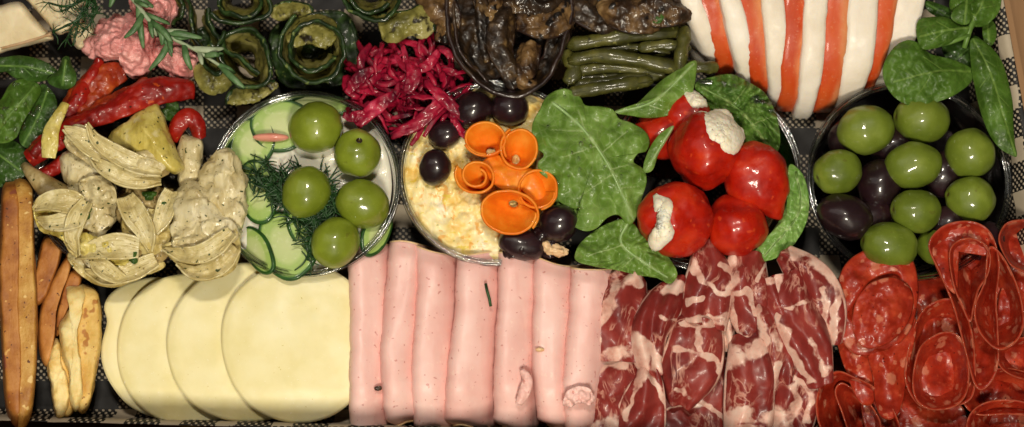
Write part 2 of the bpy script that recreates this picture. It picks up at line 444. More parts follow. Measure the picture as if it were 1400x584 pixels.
M['rocket'] = leaf('rocket leaf', '#4f7022', '#6b8d36', '#8aaa55', '#abc184', .4, .2)
M['basil'] = leaf('basil leaf', '#385616', '#4b6d21', '#628632', '#7c9a48', .46, .1)
M['dark_leaf'] = leaf('dark spinach leaf', '#20380e', '#345418', '#4c722a', '#678c46', .4, .2)
M['lettuce'] = leaf('frilly lettuce', '#38581a', '#557a2c', '#789a46', '#a3b972', .4, .15)
M['pale_lettuce'] = leaf('pale lettuce', '#5c8a34', '#7aa54c', '#96ba68', '#b8cf92')
M['stem'] = simple('green stem', ['#4c6e2a', '#6f9142'], 12, .4)
M['mozz'] = simple('mozzarella', ['#e2d6c2', '#ece2d2', '#f0e8dc'], 40, .5, ((20, .25, 3), (5, .25, .9)), sss=.4, sscale=8, srad=(1, .85, .6), coat=.0, spots=[(9, .74, '#d8c6a0')], rv=(14, .35, .65))
def tomato():
    m = Mat('tomato slice')
    c = m.ramp(m.noise(40, 4, stretch=(1, .4, .4)), [(.3, '#b63a10'), (.5, '#c84a18'), (.7, '#d5622c')])
    k = m.math('ADD', m.mask(), m.math('MULTIPLY', m.math('SUBTRACT', m.noise(30, 3, stretch=(1, .3, .3)), .5), 1.6))
    c = m.mix(m.math('MULTIPLY', m.step(k, .6, 1.15), .75), c, '#dd9c68')
    c = m.mix(m.math('MULTIPLY', m.step(m.noise(4, 2), .6, .7), .2), c, '#e8b890')
    return m.done(c, .3, .3, (1, .35, .1), 6, coat=.12, crough=.1, bump=[(m.noise(14, 3), .2, 2), (m.noise(4, 3), .15, .6)], rvar=m.math('SUBTRACT', .85, m.math('MULTIPLY', m.noise(14, 4), .8)))
M['tomato'] = tomato()
M['tomato_cut'] = simple('tomato flesh', ['#b63312', '#d9683a'], 14, .2, sss=.4, coat=.5)
M['bean'] = simple('pickled green bean', ['#2b2b0b', '#434317', '#625f28'], 24, .34, ((8, .3, 1.5), (3, .25, .5)), sss=.12, coat=.3, spots=[(8, .65, '#807d40'), (14, .66, '#26240c')])
M['aub'] = simple('grilled aubergine flesh', ['#070403', '#170e07', '#352412', '#7a5f38'], 28, .34, ((14, .5, 4), (5, .4, 1.2)), coat=.5, crough=.08, det=8)
M['aub_pale'] = simple('brown aubergine flesh', ['#0e0805', '#332010', '#6e5230', '#967a50'], 30, .34, ((14, .5, 4), (5, .4, 1.2)), coat=.4, crough=.08, det=8, spots=[(18, .58, '#120a06')])
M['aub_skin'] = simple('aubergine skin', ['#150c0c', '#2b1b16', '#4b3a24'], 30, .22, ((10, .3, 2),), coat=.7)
def cou():
    m = Mat('grilled courgette')
    c = m.ramp(m.noise(30, 6), [(.3, '#45431a'), (.5, '#827d3c'), (.7, '#b6ae72')])
    c = m.mix(m.step(m.noise(18, 5), .54, .64), c, '#241d0b')
    sk = m.ramp(m.noise(16, 4), [(.3, '#0a1707'), (.55, '#182c0e'), (.75, '#35501f')])
    k = m.math('ADD', m.mask(), m.math('MULTIPLY', m.math('SUBTRACT', m.noise(12, 3), .5), .5))
    c = m.mix(m.step(k, .6, .78), c, sk)
    return m.done(c, .36, .15, (1, .8, .3), 5, coat=.25, crough=.15, bump=[(m.noise(10, 5), .35, 2), (m.noise(3, 3), .25, .7)])
M['cou'] = cou()
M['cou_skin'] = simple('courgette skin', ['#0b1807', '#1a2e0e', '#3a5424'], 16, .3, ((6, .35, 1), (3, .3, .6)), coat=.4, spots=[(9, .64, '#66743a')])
M['cabbage'] = simple('red cabbage shreds', ['#42021a', '#7c0826', '#a51234', '#c23a58'], 34, .3, ((8, .3, 1.5), (3, .2, .5)), sss=.25, srad=(1, .2, .3), coat=.3)
M['pink'] = simple('pink dip', ['#d28480', '#e39d98', '#ecb2aa'], 26, .46, ((7, .5, 2), (2.5, .4, .7)), sss=.35, srad=(1, .5, .45), coat=.08)
M['rosemary'] = simple('rosemary needles', ['#33502a', '#4c6e40', '#6c8a5c'], 14, .45)
M['rosemary_pale'] = simple('rosemary underside', ['#8c9c78', '#a9b596'], 10, .5)
M['roast'] = simple('roasted red pepper', ['#680704', '#8f1006', '#ab220c'], 32, .3, ((12, .3, 2.5), (4, .25, .8)), sss=.25, srad=(1, .25, .1), coat=.3, spots=[(12, .66, '#b8481a'), (5, .69, '#2e1408'), (4, .72, '#d9a050')])
M['roast_orange'] = simple('orange roasted pepper', ['#6c1406', '#98300e', '#b4531a'], 22, .3, ((9, .5, 2.5), (3, .3, .8)), sss=.25, srad=(1, .3, .1), coat=.3)
def arti(name, a, b, c_, st_):
    m = Mat(name)
    c = m.ramp(m.noise(34, 4), [(.28, a), (.5, b), (.72, c_)])
    uvn = m.n('ShaderNodeUVMap', uv_map='UVMap'); mp = m.n('ShaderNodeMapping'); mp.inputs['Scale'].default_value = (2.5, 15, 1) if len(st_) == 1 else (1, 1, 1)
    f = m.noise(11, 5, .65, stretch=st_ if len(st_) > 1 else None)
    if len(st_) == 1:
        nx = m.n('ShaderNodeTexNoise'); nx.inputs['Scale'].default_value = 1; nx.inputs['Detail'].default_value = 4
        m.link(uvn.outputs[0], mp.inputs[0]); m.link(mp.outputs[0], nx.inputs['Vector']); f = nx.outputs['Fac']
    c = m.mix(m.math('MULTIPLY', m.step(f, .46, .64), .7), c, a)
    c = m.mix(m.math('MULTIPLY', m.step(m.noise(18, 4), .56, .72), .5), c, '#8f7a48')
    c = m.mix(m.math('MULTIPLY', m.step(m.noise(20, 3), .58, .7), .4), c, '#e2d8b4')
    c = m.mix(m.math('MULTIPLY', m.step(m.noise(4.5, 2, .4), .66, .71), .7), c, '#7d6a34')
    c = m.mix(m.step(m.noise(5.5, 1, .3), .70, .735), c, '#3a4416')
    return m.done(c, .38, .22, (1, .8, .4), 6, coat=.5, crough=.09, bump=[(f, .55, 2.5), (m.noise(18, 4), .4, 3.5), (m.noise(4, 3), .35, .9)], rvar=m.math('ADD', m.math('MULTIPLY', m.noise(10, 4), .6), .12))
M['arti'] = arti('artichoke heart', '#b3a06c', '#d6c99c', '#e6ddbd', (1, .3, 1, 25))
M['arti_leaf'] = arti('artichoke petal', '#a8924e', '#cfbd7c', '#ddd09a', (1, .22, 1, -30))
M['arti_yellow'] = arti('yellow artichoke', '#b3a043', '#d0bf66', '#dccf86', (1, .3, 1, 20))
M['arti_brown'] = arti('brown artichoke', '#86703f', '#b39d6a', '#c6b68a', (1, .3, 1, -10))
M['arti_fibre'] = arti('fibrous artichoke petal', '#b3a062', '#d5c792', '#e5dbb4', (1,))
M['crust'] = simple('bread crust', ['#864718', '#ad6e2e', '#c98d48'], 30, .55, ((9, .5, 2.2), (3, .4, 1)), spots=[(6, .66, '#54290f'), (26, .64, '#8f4e38'), (9, .68, '#d6a45a')])
M['crumb'] = simple('toasted crumb', ['#9a622a', '#bb873a', '#d2a75a'], 24, .55, ((7, .8, 2.5), (2.5, .5, 1)), spots=[(5, .66, '#5d300f'), (11, .66, '#e0bd78')])
M['toast'] = simple('pale toast', ['#bd8a3c', '#dab25c', '#e8cb82'], 28, .55, ((6, .7, 2.2), (2.5, .45, 1)), sss=.1, spots=[(5, .67, '#8a531e'), (18, .64, '#b27834')])
M['toast_edge'] = simple('toast edge', ['#d8b05a', '#ecd48e', '#f2e2a8'], 18, .5, ((6, .5, 2),), sss=.2)
M['card'] = simple('brown card', ['#8a6644', '#9c7854'], 30, .75, ((3, .2, .5),), stretch=(1, .1, 1))
M['wedge'] = simple('pale cream cheese', ['#d8c49a', '#e3d3ac', '#eadcba'], 36, .4, ((7, .3, 1), (30, .2, 3)), sss=.3)
M['rind'] = simple('cheese rind', ['#a8845a', '#c9a884'], 12, .5)
M['table'] = simple('wooden table', ['#4b3220', '#63452d'], 60, .5, stretch=(1, .08, 1))
def plastic():
    m = Mat('clear plastic'); nt = m.N
    tr = m.n('ShaderNodeBsdfTransparent'); gl = m.n('ShaderNodeBsdfGlossy'); gl.inputs['Roughness'].default_value = .09
    tr.inputs[0].default_value = (.93, .94, .93, 1)
    fr = m.n('ShaderNodeFresnel'); fr.inputs[0].default_value = 1.5
    bp = m.n('ShaderNodeBump'); bp.inputs['Strength'].default_value = .15; bp.inputs['Distance'].default_value = 2*S
    m.link(m.noise(25, 2), bp.inputs['Height']); m.link(bp.outputs[0], fr.inputs['Normal']); m.link(bp.outputs[0], gl.inputs['Normal'])
    f = m.math('ADD', m.math('MULTIPLY', fr.outputs[0], 1.0), .03, True)
    ms = m.n('ShaderNodeMixShader'); m.link(f, ms.inputs[0]); m.link(tr.outputs[0], ms.inputs[1]); m.link(gl.outputs[0], ms.inputs[2])
    m.link(ms.outputs[0], nt['Material Output'].inputs[0]); return m.m
M['plastic'] = plastic()
def gingham():
    m = Mat('gingham paper')
    uv = m.n('ShaderNodeUVMap', uv_map='UVMap'); sp = m.n('ShaderNodeSeparateXYZ'); m.link(uv.outputs[0], sp.inputs[0])
    fx = m.math('LESS_THAN', m.math('FRACT', m.math('ADD', m.math('MULTIPLY', sp.outputs[0], 19.0), .98)), .64)  # dark bands widened and phased so the print carries the gaps' shade
    fy = m.math('LESS_THAN', m.math('FRACT', m.math('ADD', m.math('MULTIPLY', sp.outputs[1], 11.0), .42)), .55)
    a = m.math('MULTIPLY', sp.outputs[0], 20.0*8*2*math.pi); b = m.math('MULTIPLY', sp.outputs[1], 11.0*8*2*math.pi)
    wv = m.math('GREATER_THAN', m.math('ADD', m.math('SINE', m.math('ADD', a, b)), m.math('MULTIPLY', m.math('SINE', m.math('SUBTRACT', a, b)),   .8)), -.6)
    both = m.math('MULTIPLY', fx, fy); one = m.math('SUBTRACT', m.math('MAXIMUM', fx, fy), both)
    dark = m.math('MAXIMUM', both, m.math('MULTIPLY', one, wv))
    c = m.mix(dark, m.mix(m.noise(30, 3), '#a3967f', '#b9ac98'), '#0c0b0a')
    return m.done(c, .6, 0, bump=[(m.noise(30, 3), .3, 3)])
M['gingham'] = gingham()

# ================================================================== SETTING
def box(x0, x1, y0, y1, z0, z1):
    V = np.array([[x, y, z] for z in (z0, z1) for x, y in ((x0, y0), (x1, y0), (x1, y1), (x0, y1))], float)
    F = [[3, 2, 1, 0], [4, 5, 6, 7], [0, 1, 5, 4], [1, 2, 6, 5], [2, 3, 7, 6], [3, 0, 4, 7]]
    return V, F, np.zeros(8), np.zeros((8, 2))
FRONT = float(W(700, 594, 100)[1]); SL = -.025; RIGHT = float(W(1391, 100, 104)[0]); LEFT = -760.0; BACK = 420.0
RIGHT -= 26.0; RK_ = 84.0/(BACK-FRONT)      # the right side runs out a little towards the front
t = mk('tabletop', box(-6000, 6000, -5000, 6000, -40, -14), M['table'], smooth=False); t['kind'] = 'structure'
tr = thing('card_tray', 'brown cardboard tray holding all the food', 'tray', (700, 292, -13))
mk('base', box(LEFT-8, RIGHT+93, FRONT-8, BACK+8, -13, -6), M['card'], tr, False)
fw = box(LEFT-8, RIGHT+93, FRONT-8, FRONT, -5.5, 178); fw[0][:, 1] += SL*fw[0][:, 0]-np.where(fw[0][:, 2] > 100, 24, 0)
mk('wall', fw, M['card'], tr, False)
mk('wall', box(LEFT-8, RIGHT+8, BACK, BACK+8, -5.5, 100), M['card'], tr, False)
mk('wall', box(LEFT-8, LEFT, FRONT+.5, BACK-.5, -5.5, 100), M['card'], tr, False)
rw = box(RIGHT, RIGHT+8, FRONT-20, BACK-.5, -5.5, 104); rw[0][:, 0] += RK_*(BACK-rw[0][:, 1])
mk('wall', rw, M['card'], tr, False)
def liner():
    nx, ny = 170, 90
    xs = np.linspace(LEFT+14, RIGHT-3, nx); ys = np.linspace(FRONT+3, BACK-14, ny)
    X, Y = np.meshgrid(xs, ys, indexing='ij')
    X0 = X.copy(); X = X+RK_*(BACK-Y)*smooth01(X, 0, RIGHT)
    Y = Y+SL*X*smooth01(-Y, 0, -FRONT)
    Z = 3+6*np.abs(fbm(np.stack([X/70, Y/70, 0*X+3.3], -1), 3))
    Z = Z+108*smooth01(X0, RIGHT-62, RIGHT-2)**1.15
    D = FRONT+SL*X-Y; Z = Z+84*smooth01(D, -24, -4)+5*fbm(np.stack([X/40, Y/90, 0*X+8.3], -1), 2)*smooth01(D, -34, -4)
    Z = np.minimum(Z, 112)
    # wrap length so the check does not stretch on the sloping side
    P = np.stack([X, Y, Z], -1)
    L = np.cumsum(np.concatenate([np.zeros((1, ny)), np.linalg.norm(np.diff(P, axis=0), axis=-1)]), 0)
    V, F, m, uv = shell(P, 1.2)
    U = L.reshape(-1)/1440; Vv = ((Y-ys[0])/800).reshape(-1)
    uv = np.stack([np.concatenate([U, U]), np.concatenate([Vv, Vv])], -1)
    return V, F, m, uv
solo('gingham_paper', 'black and white gingham paper lining the tray', 'paper', liner(), M['gingham'])

# ------------------------------------------------------------------ clear tubs
TUB = 'clear plastic tubs in the tray'
def tub(px, py, R, label, zt=100, rimr=1.9):
    t = thing('plastic_tub', label, 'tub', (px, py, zt), TUB)
    c = np.array(t['_o'])
    def lathe(prof, n=96, caps=(True, True)):
        a = np.linspace(0, 2*math.pi, n, endpoint=False); p = np.array(prof, float)
        P = np.stack([c[0]+p[:, :1]*np.cos(a), c[1]+p[:, :1]*np.sin(a), p[:, 1:]+0*a], -1)
        return closed(P[::-1], caps=caps)
    mk('wall', lathe([(1, 10), (.76*R, 10), (.79*R, 14), (.955*R, zt-5), (.97*R, zt-2), (.97*R+2.2, zt-2), (.955*R+2.4, zt-6), (.80*R, 10), (.77*R, 7), (1, 7)]), M['plastic'], t)
    a = np.linspace(0, 2*math.pi, 120, endpoint=False)
    def ring(r, z, w): return tube(np.stack([c[0]+r*np.cos(a), c[1]+r*np.sin(a), z+0*a], -1), w, 8, loop=True)
    mk('rim', join([ring(R, zt, rimr), ring(R-6.5, zt-1, rimr*.7), lathe([(R-6, zt-1.6), (R, zt-.6), (R, zt+.6), (R-6, zt-.4), (R-6, zt-1.6)], caps=(False, False))]), M['plastic'], t)
    return t
tub(166, 256, 117, 'clear tub at the left full of artichokes and red peppers', 90)
tub(417, 250, 130, 'clear tub holding cucumber slices, dill and green olives')
tub(675, 235, 130, 'clear tub with yellow egg salad and carrot curls')
tub(962, 238, 134, 'clear tub with leaves and cheese stuffed red peppers')
tub(1243, 246, 139, 'clear tub holding both green and black olives')

# ------------------------------------------------------------------ tub two: cucumber, dill, olives
d, P = patch(ell(417, 252, 119, 121, 20), 76, 80, t=12, amp=3, size=30, nr=20)
solo('white_dressing', 'white creamy dressing under the cucumber slices', 'dressing', d, M['cream'])
CUK = 'cucumber slices in the tub'
def cucumber(px, py, rx, ry, rot, z, plane, label):
    t = thing('cucumber_slice', label, 'cucumber slice', (px, py, z), CUK)
    d, P = patch(ell(px, py, rx, ry, 18, rot, .03, px), z, z+1, t=7, plane=plane, maskf=lambda x, y, r: r*.95, nr=14)
    mk('flesh', d, M['cuke'], t)
    P2 = P[-1]; mk('skin', tube(P2, 3.3, 8, loop=True, flat=1.2), M['cuke_skin'], t)
cucumber(384, 172, 40, 33, 15, 88, (0, 0), 'pale cucumber slice left of the uppermost green olive')
cucumber(346, 196, 36, 27, 60, 86, (.1, 0), 'cucumber slice by the pink pickle near the tub rim')
cucumber(352, 262, 25, 42, 10, 90, (.2, 0), 'cucumber slice beside the large pale artichoke heart')
cucumber(392, 336, 36, 46, 25, 92, (.1, .1), 'large cucumber slice just above the front cheese slice')
cucumber(424, 312, 26, 44, 30, 88, (-.3, 0), 'cucumber slice tucked under the lowest olive of the dill tub')
cucumber(352, 342, 16, 34, 30, 87, (.6, 0), 'cucumber slice seen edge on, dark skin upwards, by the artichoke')
cucumber(420, 146, 60, 14, 0, 84, (0, .3), 'dark edged cucumber slice against the back rim of the tub')
cucumber(514, 320, 16, 30, -25, 86, (-.5, 0), 'cucumber slice squeezed between olives and the right rim')
solo('pickle', 'pink pickled slice lying on cucumber', 'pickle', blob(370, 188, 99, 25, 9, 0, 0, 6, amp=.06), M['pickle'])
OL = 'green olives on the cucumber'
def olive_(px, py, z, rl, rs, ang, el, label, mat, group, hole=False, tip=0, dimple=.05):
    t = thing('green_olive' if 'black' not in mat else 'black_olive', label, 'olive', (px, py, z), group)
    mk('flesh', blob(px, py, z, rl, rs, ang, el, amp=.055, size=30, dimple=.16 if hole else dimple, tip=tip, seed=px*.13, dw=.2 if hole else .17), M[mat], t)
    if hole:
        a, e = math.radians(ang), math.radians(el)
        ax = np.array([math.cos(a)*math.cos(e), math.sin(a)*math.cos(e), math.sin(e)])
        c = W(px, py, z)+ax*rl*.86
        u = np.cross(ax, [0.3, 1, .2]); u /= np.linalg.norm(u); w = np.cross(ax, u)
        b = np.linspace(0, 2*math.pi, 16, endpoint=False)
        mk('stem_hole', tube(c+3.4*(u*np.cos(b)[:, None]+w*np.sin(b)[:, None]), 1.5, 6, loop=True), M['aub_skin'], t)
olive_(432, 174, 112, 38, 35, 200, 10, 'largest green olive at the back of the dill tub', 'olive', OL)
olive_(489, 210, 110, 33, 33, 70, 66, 'green olive with its stem hole facing up', 'olive', OL, hole=True)
olive_(419, 263, 113, 37, 33, 60, 5, 'green olive resting on the middle of the dill', 'olive', OL, tip=.03)
olive_(496, 279, 110, 37, 33, 160, 12, 'green olive near the right rim, below the one with the hole', 'olive', OL)
olive_(458, 332, 110, 36, 32, 60, 0, 'green olive touching the first ham slice and the cheese', 'olive', OL)
def dillsprig(name, label, base, ends, z, nb=40, L=22, seed=0, r=1.0, rs=1.6):
    rg = random.Random(seed); t = thing(name, label, 'dill', (base[0], base[1], z))
    st_, fr = [], []
    for e in ends:
        mid = ((base[0]+e[0])/2+rg.uniform(-10, 10), (base[1]+e[1])/2+rg.uniform(-10, 10))
        c = cr([(base[0], base[1], z), (mid[0], mid[1], z+10), (e[0], e[1], z+rg.uniform(-8, 6))], 16)
        st_.append(tube(W(c[:, 0], c[:, 1], c[:, 2]), rs, 6))
        for k in range(nb):
            i = rg.randint(2, 15); a = rg.uniform(0, 6.28); l = L*rg.uniform(.5, 1.2)
            p = c[i]; b2 = a+rg.uniform(-.6, .6)
            q = cr([p, (p[0]+l*.5*math.cos(a), p[1]+l*.5*math.sin(a), p[2]+rg.uniform(-1, 7)), (p[0]+l*.5*(math.cos(a)+math.cos(b2)), p[1]+l*.5*(math.sin(a)+math.sin(b2)), p[2]+rg.uniform(-5, 6))], 7)
            fr.append(tube(W(q[:, 0], q[:, 1], q[:, 2]), np.linspace(r, r*.5, 7), 5))
    mk('stem', join(st_), M['dill'], t)
    f = mk('frond', join(fr), M['dill'], t); f['kind'] = 'stuff'
dillsprig('dill_sprig', 'wet dark dill between the cucumber and the green olives', (455, 300), [(345, 232), (342, 242), (350, 252), (372, 262), (365, 222), (385, 236), (408, 226), (440, 240), (400, 300), (420, 355)], 102, 60, 24, 3, 1.5)
dillsprig('dill_sprig', 'fine dill sprig over the cream cheese wedges', (128, -6), [(66, 4), (84, 16), (72, 44), (92, 52), (112, 44), (124, 30), (100, 62)], 128, 18, 18, 8, 1.0)

# ------------------------------------------------------------------ tub three: egg salad, carrot, black olives
d, P = patch(ell(672, 238, 118, 119, 24), 76, 84, t=14, nr=60, n=150, amp=0)
V, F, m, u = d
V = V+np.array([0, 0, 1.0])*(9*(.6-vor(V/np.array([17., 17, 60])))+5*fbm(V/9.0, 3))[:, None]
solo('egg_salad', 'lumpy yellow and white egg salad filling its tub', 'salad', (V, F, m, u), M['egg'])
CC = 'carrot curls on the egg salad'
def curl(px, py, rx, ry, z, label, turns=1.12, a0=40, rin=.9, flare=.62, h=34, shift=(0, 0), rot=0):
    p = spiral(0, 0, rx, ry, turns, rin, a0, 110); r = math.radians(rot)
    p = np.stack([px+p[:, 0]*math.cos(r)-p[:, 1]*math.sin(r), py+p[:, 0]*math.sin(r)+p[:, 1]*math.cos(r)], -1)
    zt = z+3*np.sin(np.linspace(0, 9, 110)+px)
    d, P = wall(p, zt, z-h, (px, py), flare*.3, 3.0, 20, amp=1.2, size=24, seed=px*.1, shift=shift)
    solo('carrot_curl', label, 'carrot curl', d, M['carrot'], CC)
curl(663, 189, 29, 24, 130, 'carrot curl at the back left, nearest the dark aubergine', a0=200, flare=.9, shift=(8, 18), turns=1.2)
curl(711, 202, 27, 30, 128, 'carrot curl at the back right, beside the big rocket leaf', a0=120, shift=(-6, 16), flare=.85, turns=1.25, rin=.8)
curl(651, 240, 30, 27, 132, 'carrot curl with a double spiral inside', turns=1.75, rin=.4, a0=150, flare=1.0, shift=(12, 12))
curl(735, 259, 28, 28, 130, 'carrot curl with a round mouth above the shiny black olive', a0=280, flare=.85, shift=(-10, 2), turns=1.2)
curl(696, 291, 41, 31, 136, 'widest carrot curl, open at the front of the bunch', a0=330, flare=.6, shift=(6, -12), rot=10)
solo('carrot_ribbon', 'flat carrot ribbon folded in the centre of the curls', 'carrot ribbon', ribbon([(668, 215, 118), (690, 240, 124), (722, 246, 120), (745, 280, 106)], [26, 34, 30, 18], 4, 40, 14, amp=4, size=20, lift=lambda u, v: -6*v*v)[0], M['carrot'], CC)
BO = 'black olives on the egg salad'
def bol(px, py, z, rl, rs, ang, el, label, group=BO, **k): olive_(px, py, z, rl, rs, ang, el, label, 'olive_black', group, **k)
bol(595, 229, 104, 26, 22, 85, 25, 'black olive alone on the left of the egg salad')
bol(608, 184, 98, 23, 20, 10, 20, 'black olive half under the red cabbage by the tub rim')
bol(646, 151, 100, 29, 26, 20, 20, 'dark olive below the aubergine, next to the cabbage')
bol(697, 148, 100, 27, 25, 170, 30, 'dark olive under the right side of the aubergine bowl')
bol(763, 306, 112, 29, 26, 30, 20, 'glossy black olive at the right under the rocket leaf')
bol(714, 334, 104, 34, 22, 170, 8, 'glossy black olive right behind the ham slices')
d = ribbon([(690, 345, 100), (712, 338, 112), (745, 322, 108), (752, 352, 96)], [18, 26, 24, 18], 4, 40, 16, amp=6, size=12, lift=lambda u, v: 7*(1-v*v))[0]
solo('black_olive', 'torn piece of black olive between two glossy ones', 'olive', d, M['olive_black'], BO)
solo('jelly_piece', 'amber jelly scrap on top of a ham slice', 'jelly', disp(blob(757, 341, 108, 20, 10, -15, 0, 8, amp=.2, size=10), 3, 8), M['ham_edge'])

# ------------------------------------------------------------------ tub five: mixed olives
G5 = 'green olives in the mixed olive tub'; B5 = 'black olives in the mixed olive tub'
for a in [(1184, 178, 108, 40, 34, 12, 8, 'green olive at the back left, under the mozzarella', 0), (1260, 163, 106, 38, 34, 175, 5, 'green olive half hidden by the round basil leaf', 0),
          (1326, 210, 110, 35, 34, 60, 30, 'green olive under the tip of the long basil leaf', 0), (1145, 235, 110, 35, 31, 200, 15, 'green olive touching the left rim of the mixed tub', 0),
          (1248, 226, 112, 39, 32, 5, 5, 'pointed green olive in the centre of the mixed tub', .06), (1252, 289, 110, 35, 30, 178, 10, 'green olive just below the pointed one', 0),
          (1327, 273, 108, 35, 31, 170, 10, 'green olive at the right, above the salami', 0), (1216, 336, 108, 38, 32, 170, 8, 'green olive right behind the big salami fold', 0),
          (1285, 334, 84, 32, 28, 20, 0, 'green olive deep in shade behind the salami', 0)]:
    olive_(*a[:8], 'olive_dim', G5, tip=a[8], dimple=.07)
for a in [(1155, 296, 106, 40, 30, -25, 5, 'black olive at the lower left rim of the mixed tub'), (1202, 252, 90, 36, 30, 80, 10, 'black olive between the central green olives'),
          (1290, 238, 84, 34, 28, 60, 10, 'black olive glimpsed right of the pointed green one'), (1295, 305, 92, 30, 24, 20, 5, 'wrinkled black olive just above the salami rose'),
          (1158, 190, 84, 30, 26, 60, 10, 'black olive at the upper left of the mixed tub'), (1222, 200, 78, 34, 28, 20, 0, 'black olive buried under the basil side green olives'),
          (1345, 330, 80, 30, 26, 40, 0, 'black olive at the right rim behind the salami'), (1190, 300, 80, 34, 28, 40, 0, 'black olive underneath the lower left green olives')]:
    bol(*a, group=B5)
d, P = patch(ell(1243, 246, 98, 98, 20), 26, 28, t=6, amp=2, size=20)
solo('olive_tub_disc', 'dark brine at the bottom of the mixed olives', 'disc', d, M['olive_black'])  # dark disc covering the paper under the olives

# ------------------------------------------------------------------ tub four: leaves and stuffed peppers
SP = 'cheese stuffed red peppers'
def vein_leaf(name, label, outline, mid, veins, z, zc, mat, cat='leaf', group=None, plane=(0, 0), amp=5, size=28, t=1.6, vw=2.2, zf=None, fold=0, seed=0, centre=None, parent=None, crinkle=0):
    L = [(mid, vw)]+[(v, vw*.5) for v in veins]
    ml = np.asarray(mid, float)
    def z2(x, y, r):
        o = 0*x
        if fold:
            dd = strokes(x, y, [(mid, 40)])
            o = o-fold*dd**2
        if crinkle: o = o+crinkle*r**3*np.sin(np.arctan2(y-c0[1], x-c0[0])*17+3*np.sin(r*5))
        if zf: o = o+zf(x, y, r)
        return o
    c0 = centre if centre is not None else np.mean(np.asarray(outline, float), 0)
    d, P = patch(outline, z, zc, t, 150, 44, plane, amp, size, centre, z2, lambda x, y, r: strokes(x, y, L), seed=seed)
    if parent is not None: return mk('leaf', d, M[mat], parent)
    t_ = thing(name, label, cat, (c0[0], c0[1], z), group)
    mk('blade', d, M[mat], t_)
    if 'wet' in label:
        rg = random.Random(3); N = normals(P, True)
        for k in range(16):
            i, j = rg.randint(8, 38), rg.randint(0, P.shape[1]-1)
            r = rg.uniform(1.6, 3.6); q = blob(0, 0, 0, r, r*1.3, amp=.1, size=4, nu=10, nv=14); V = q[0]-W(0, 0, 0); V[:, 2] *= .6
            mk('water_drop', (V+P[i, j]+np.array([0, 0, 1.2]), q[1], q[2], q[3]), M['plastic'], t_)
    c = cr(mid, 24); Zm = np.interp(np.linspace(0, 1, 24), [0, 1], [0, 1])
    # the midrib lies on the blade: take the blade's own height there
    px, py = proj(P); fl = np.stack([px.ravel(), py.ravel()], -1)
    idx = [int(np.argmin(((fl-q[:2])**2).sum(1))) for q in c]
    Q = P.reshape(-1, 3)[idx]+np.array([0, 0, 1.0])
    for _ in range(3): Q[1:-1] = (Q[:-2]+2*Q[1:-1]+Q[2:])/4
    mk('midrib', tube(Q, np.linspace(vw*.8, vw*.35, 24), 6), M['stem'] if mat != 'rocket' else M['rib'], t_)
    return t_
def water():
    m = Mat('water drop'); m.b.inputs['Transmission Weight'].default_value = 1; m.b.inputs['Roughness'].default_value = .02; m.b.inputs['IOR'].default_value = 1.33
    m.b.inputs['Base Color'].default_value = (.95, 1, .95, 1); return m.m
M['water'] = water()
M['rib'] = simple('pale leaf rib', ['#86a866', '#a3c084'], 12, .35, coat=.2)
GL = 'green leaves in the stuffed pepper tub'
vein_leaf('lettuce_leaf', 'frilly dark lettuce behind the stuffed peppers', [(950, 118), (975, 105), (1000, 102), (1022, 112), (1046, 128), (1062, 160), (1066, 200), (1050, 212), (1010, 190), (975, 165)], [(960, 120), (1010, 150), (1055, 205)], [[(1000, 145), (1020, 120)], [(1030, 170), (1055, 160)]], 98, 108, 'lettuce', 'leaf', GL, amp=12, size=18, crinkle=10)
vein_leaf('lettuce_leaf', 'pale lettuce leaf curving along the right rim of the pepper tub', [(1080, 225), (1098, 240), (1106, 275), (1100, 310), (1075, 345), (1040, 358), (1030, 345), (1052, 322), (1072, 290), (1078, 255)], [(1088, 235), (1092, 290), (1045, 350)], [[(1090, 270), (1102, 280)], [(1080, 315), (1065, 310)]], 100, 108, 'pale_lettuce', 'leaf', GL, amp=6, size=18, crinkle=3)
def pepper(px, py, z, rl, rs, ang, el, label, fil=None, tip=0, filz=0):
    t = thing('stuffed_pepper', label, 'stuffed pepper', (px, py, z), SP)
    b = blob(px, py, z, rl, rs, ang, el, amp=.11, size=44, tip=tip, seed=px*.07, nu=44, nv=56, lobes=.055)
    mk('pepper_skin', b, M['pepper'], t)
    if fil is not None:
        # soft cheese bulges out of the mouth, following the round of the pepper
        def bulge(x, y, r): return rs*np.sqrt(np.clip(1-((x-px)**2+(y-py)**2)/(rs*1.12)**2, .05, 1))
        d, P = patch(fil, z-8, z-2+filz*.5, 13, 90, 26, zf=bulge, amp=1.6, size=9, seed=px*.01, power=5)
        mk('cheese_filling', disp(d, .9, 5), M['softcheese'], t)
pepper(906, 182, 84, 42, 36, 30, 0, 'dark red pepper deep between the rocket leaves')
pepper(940, 160, 98, 36, 33, 60, 20, 'red pepper at the back with a white cheese tip', [(938, 130), (950, 131), (962, 144), (955, 147), (944, 140)])
pepper(964, 207, 124, 52, 48, 100, 30, 'stuffed pepper with a wide open mouth of white cheese', [(957, 158), (968, 160), (980, 155), (992, 156), (1002, 172), (1013, 184), (1008, 200), (997, 208), (982, 197), (970, 190), (962, 176)], filz=6)
pepper(1034, 243, 112, 52, 44, -60, -8, 'stuffed pepper leaning on the pale lettuce, pointed end down', tip=.26)
pepper(924, 300, 122, 50, 52, 60, 20, 'stuffed pepper with a streak of white cheese down its side', [(898, 271), (908, 274), (916, 280), (914, 292), (911, 304), (916, 318), (906, 332), (897, 338), (892, 329), (902, 312), (905, 292)], filz=2)
pepper(1008, 310, 106, 42, 42, 20, 20, 'plain shiny red pepper just behind the cured ham')
RK = 'rocket leaves over the stuffed pepper tub'
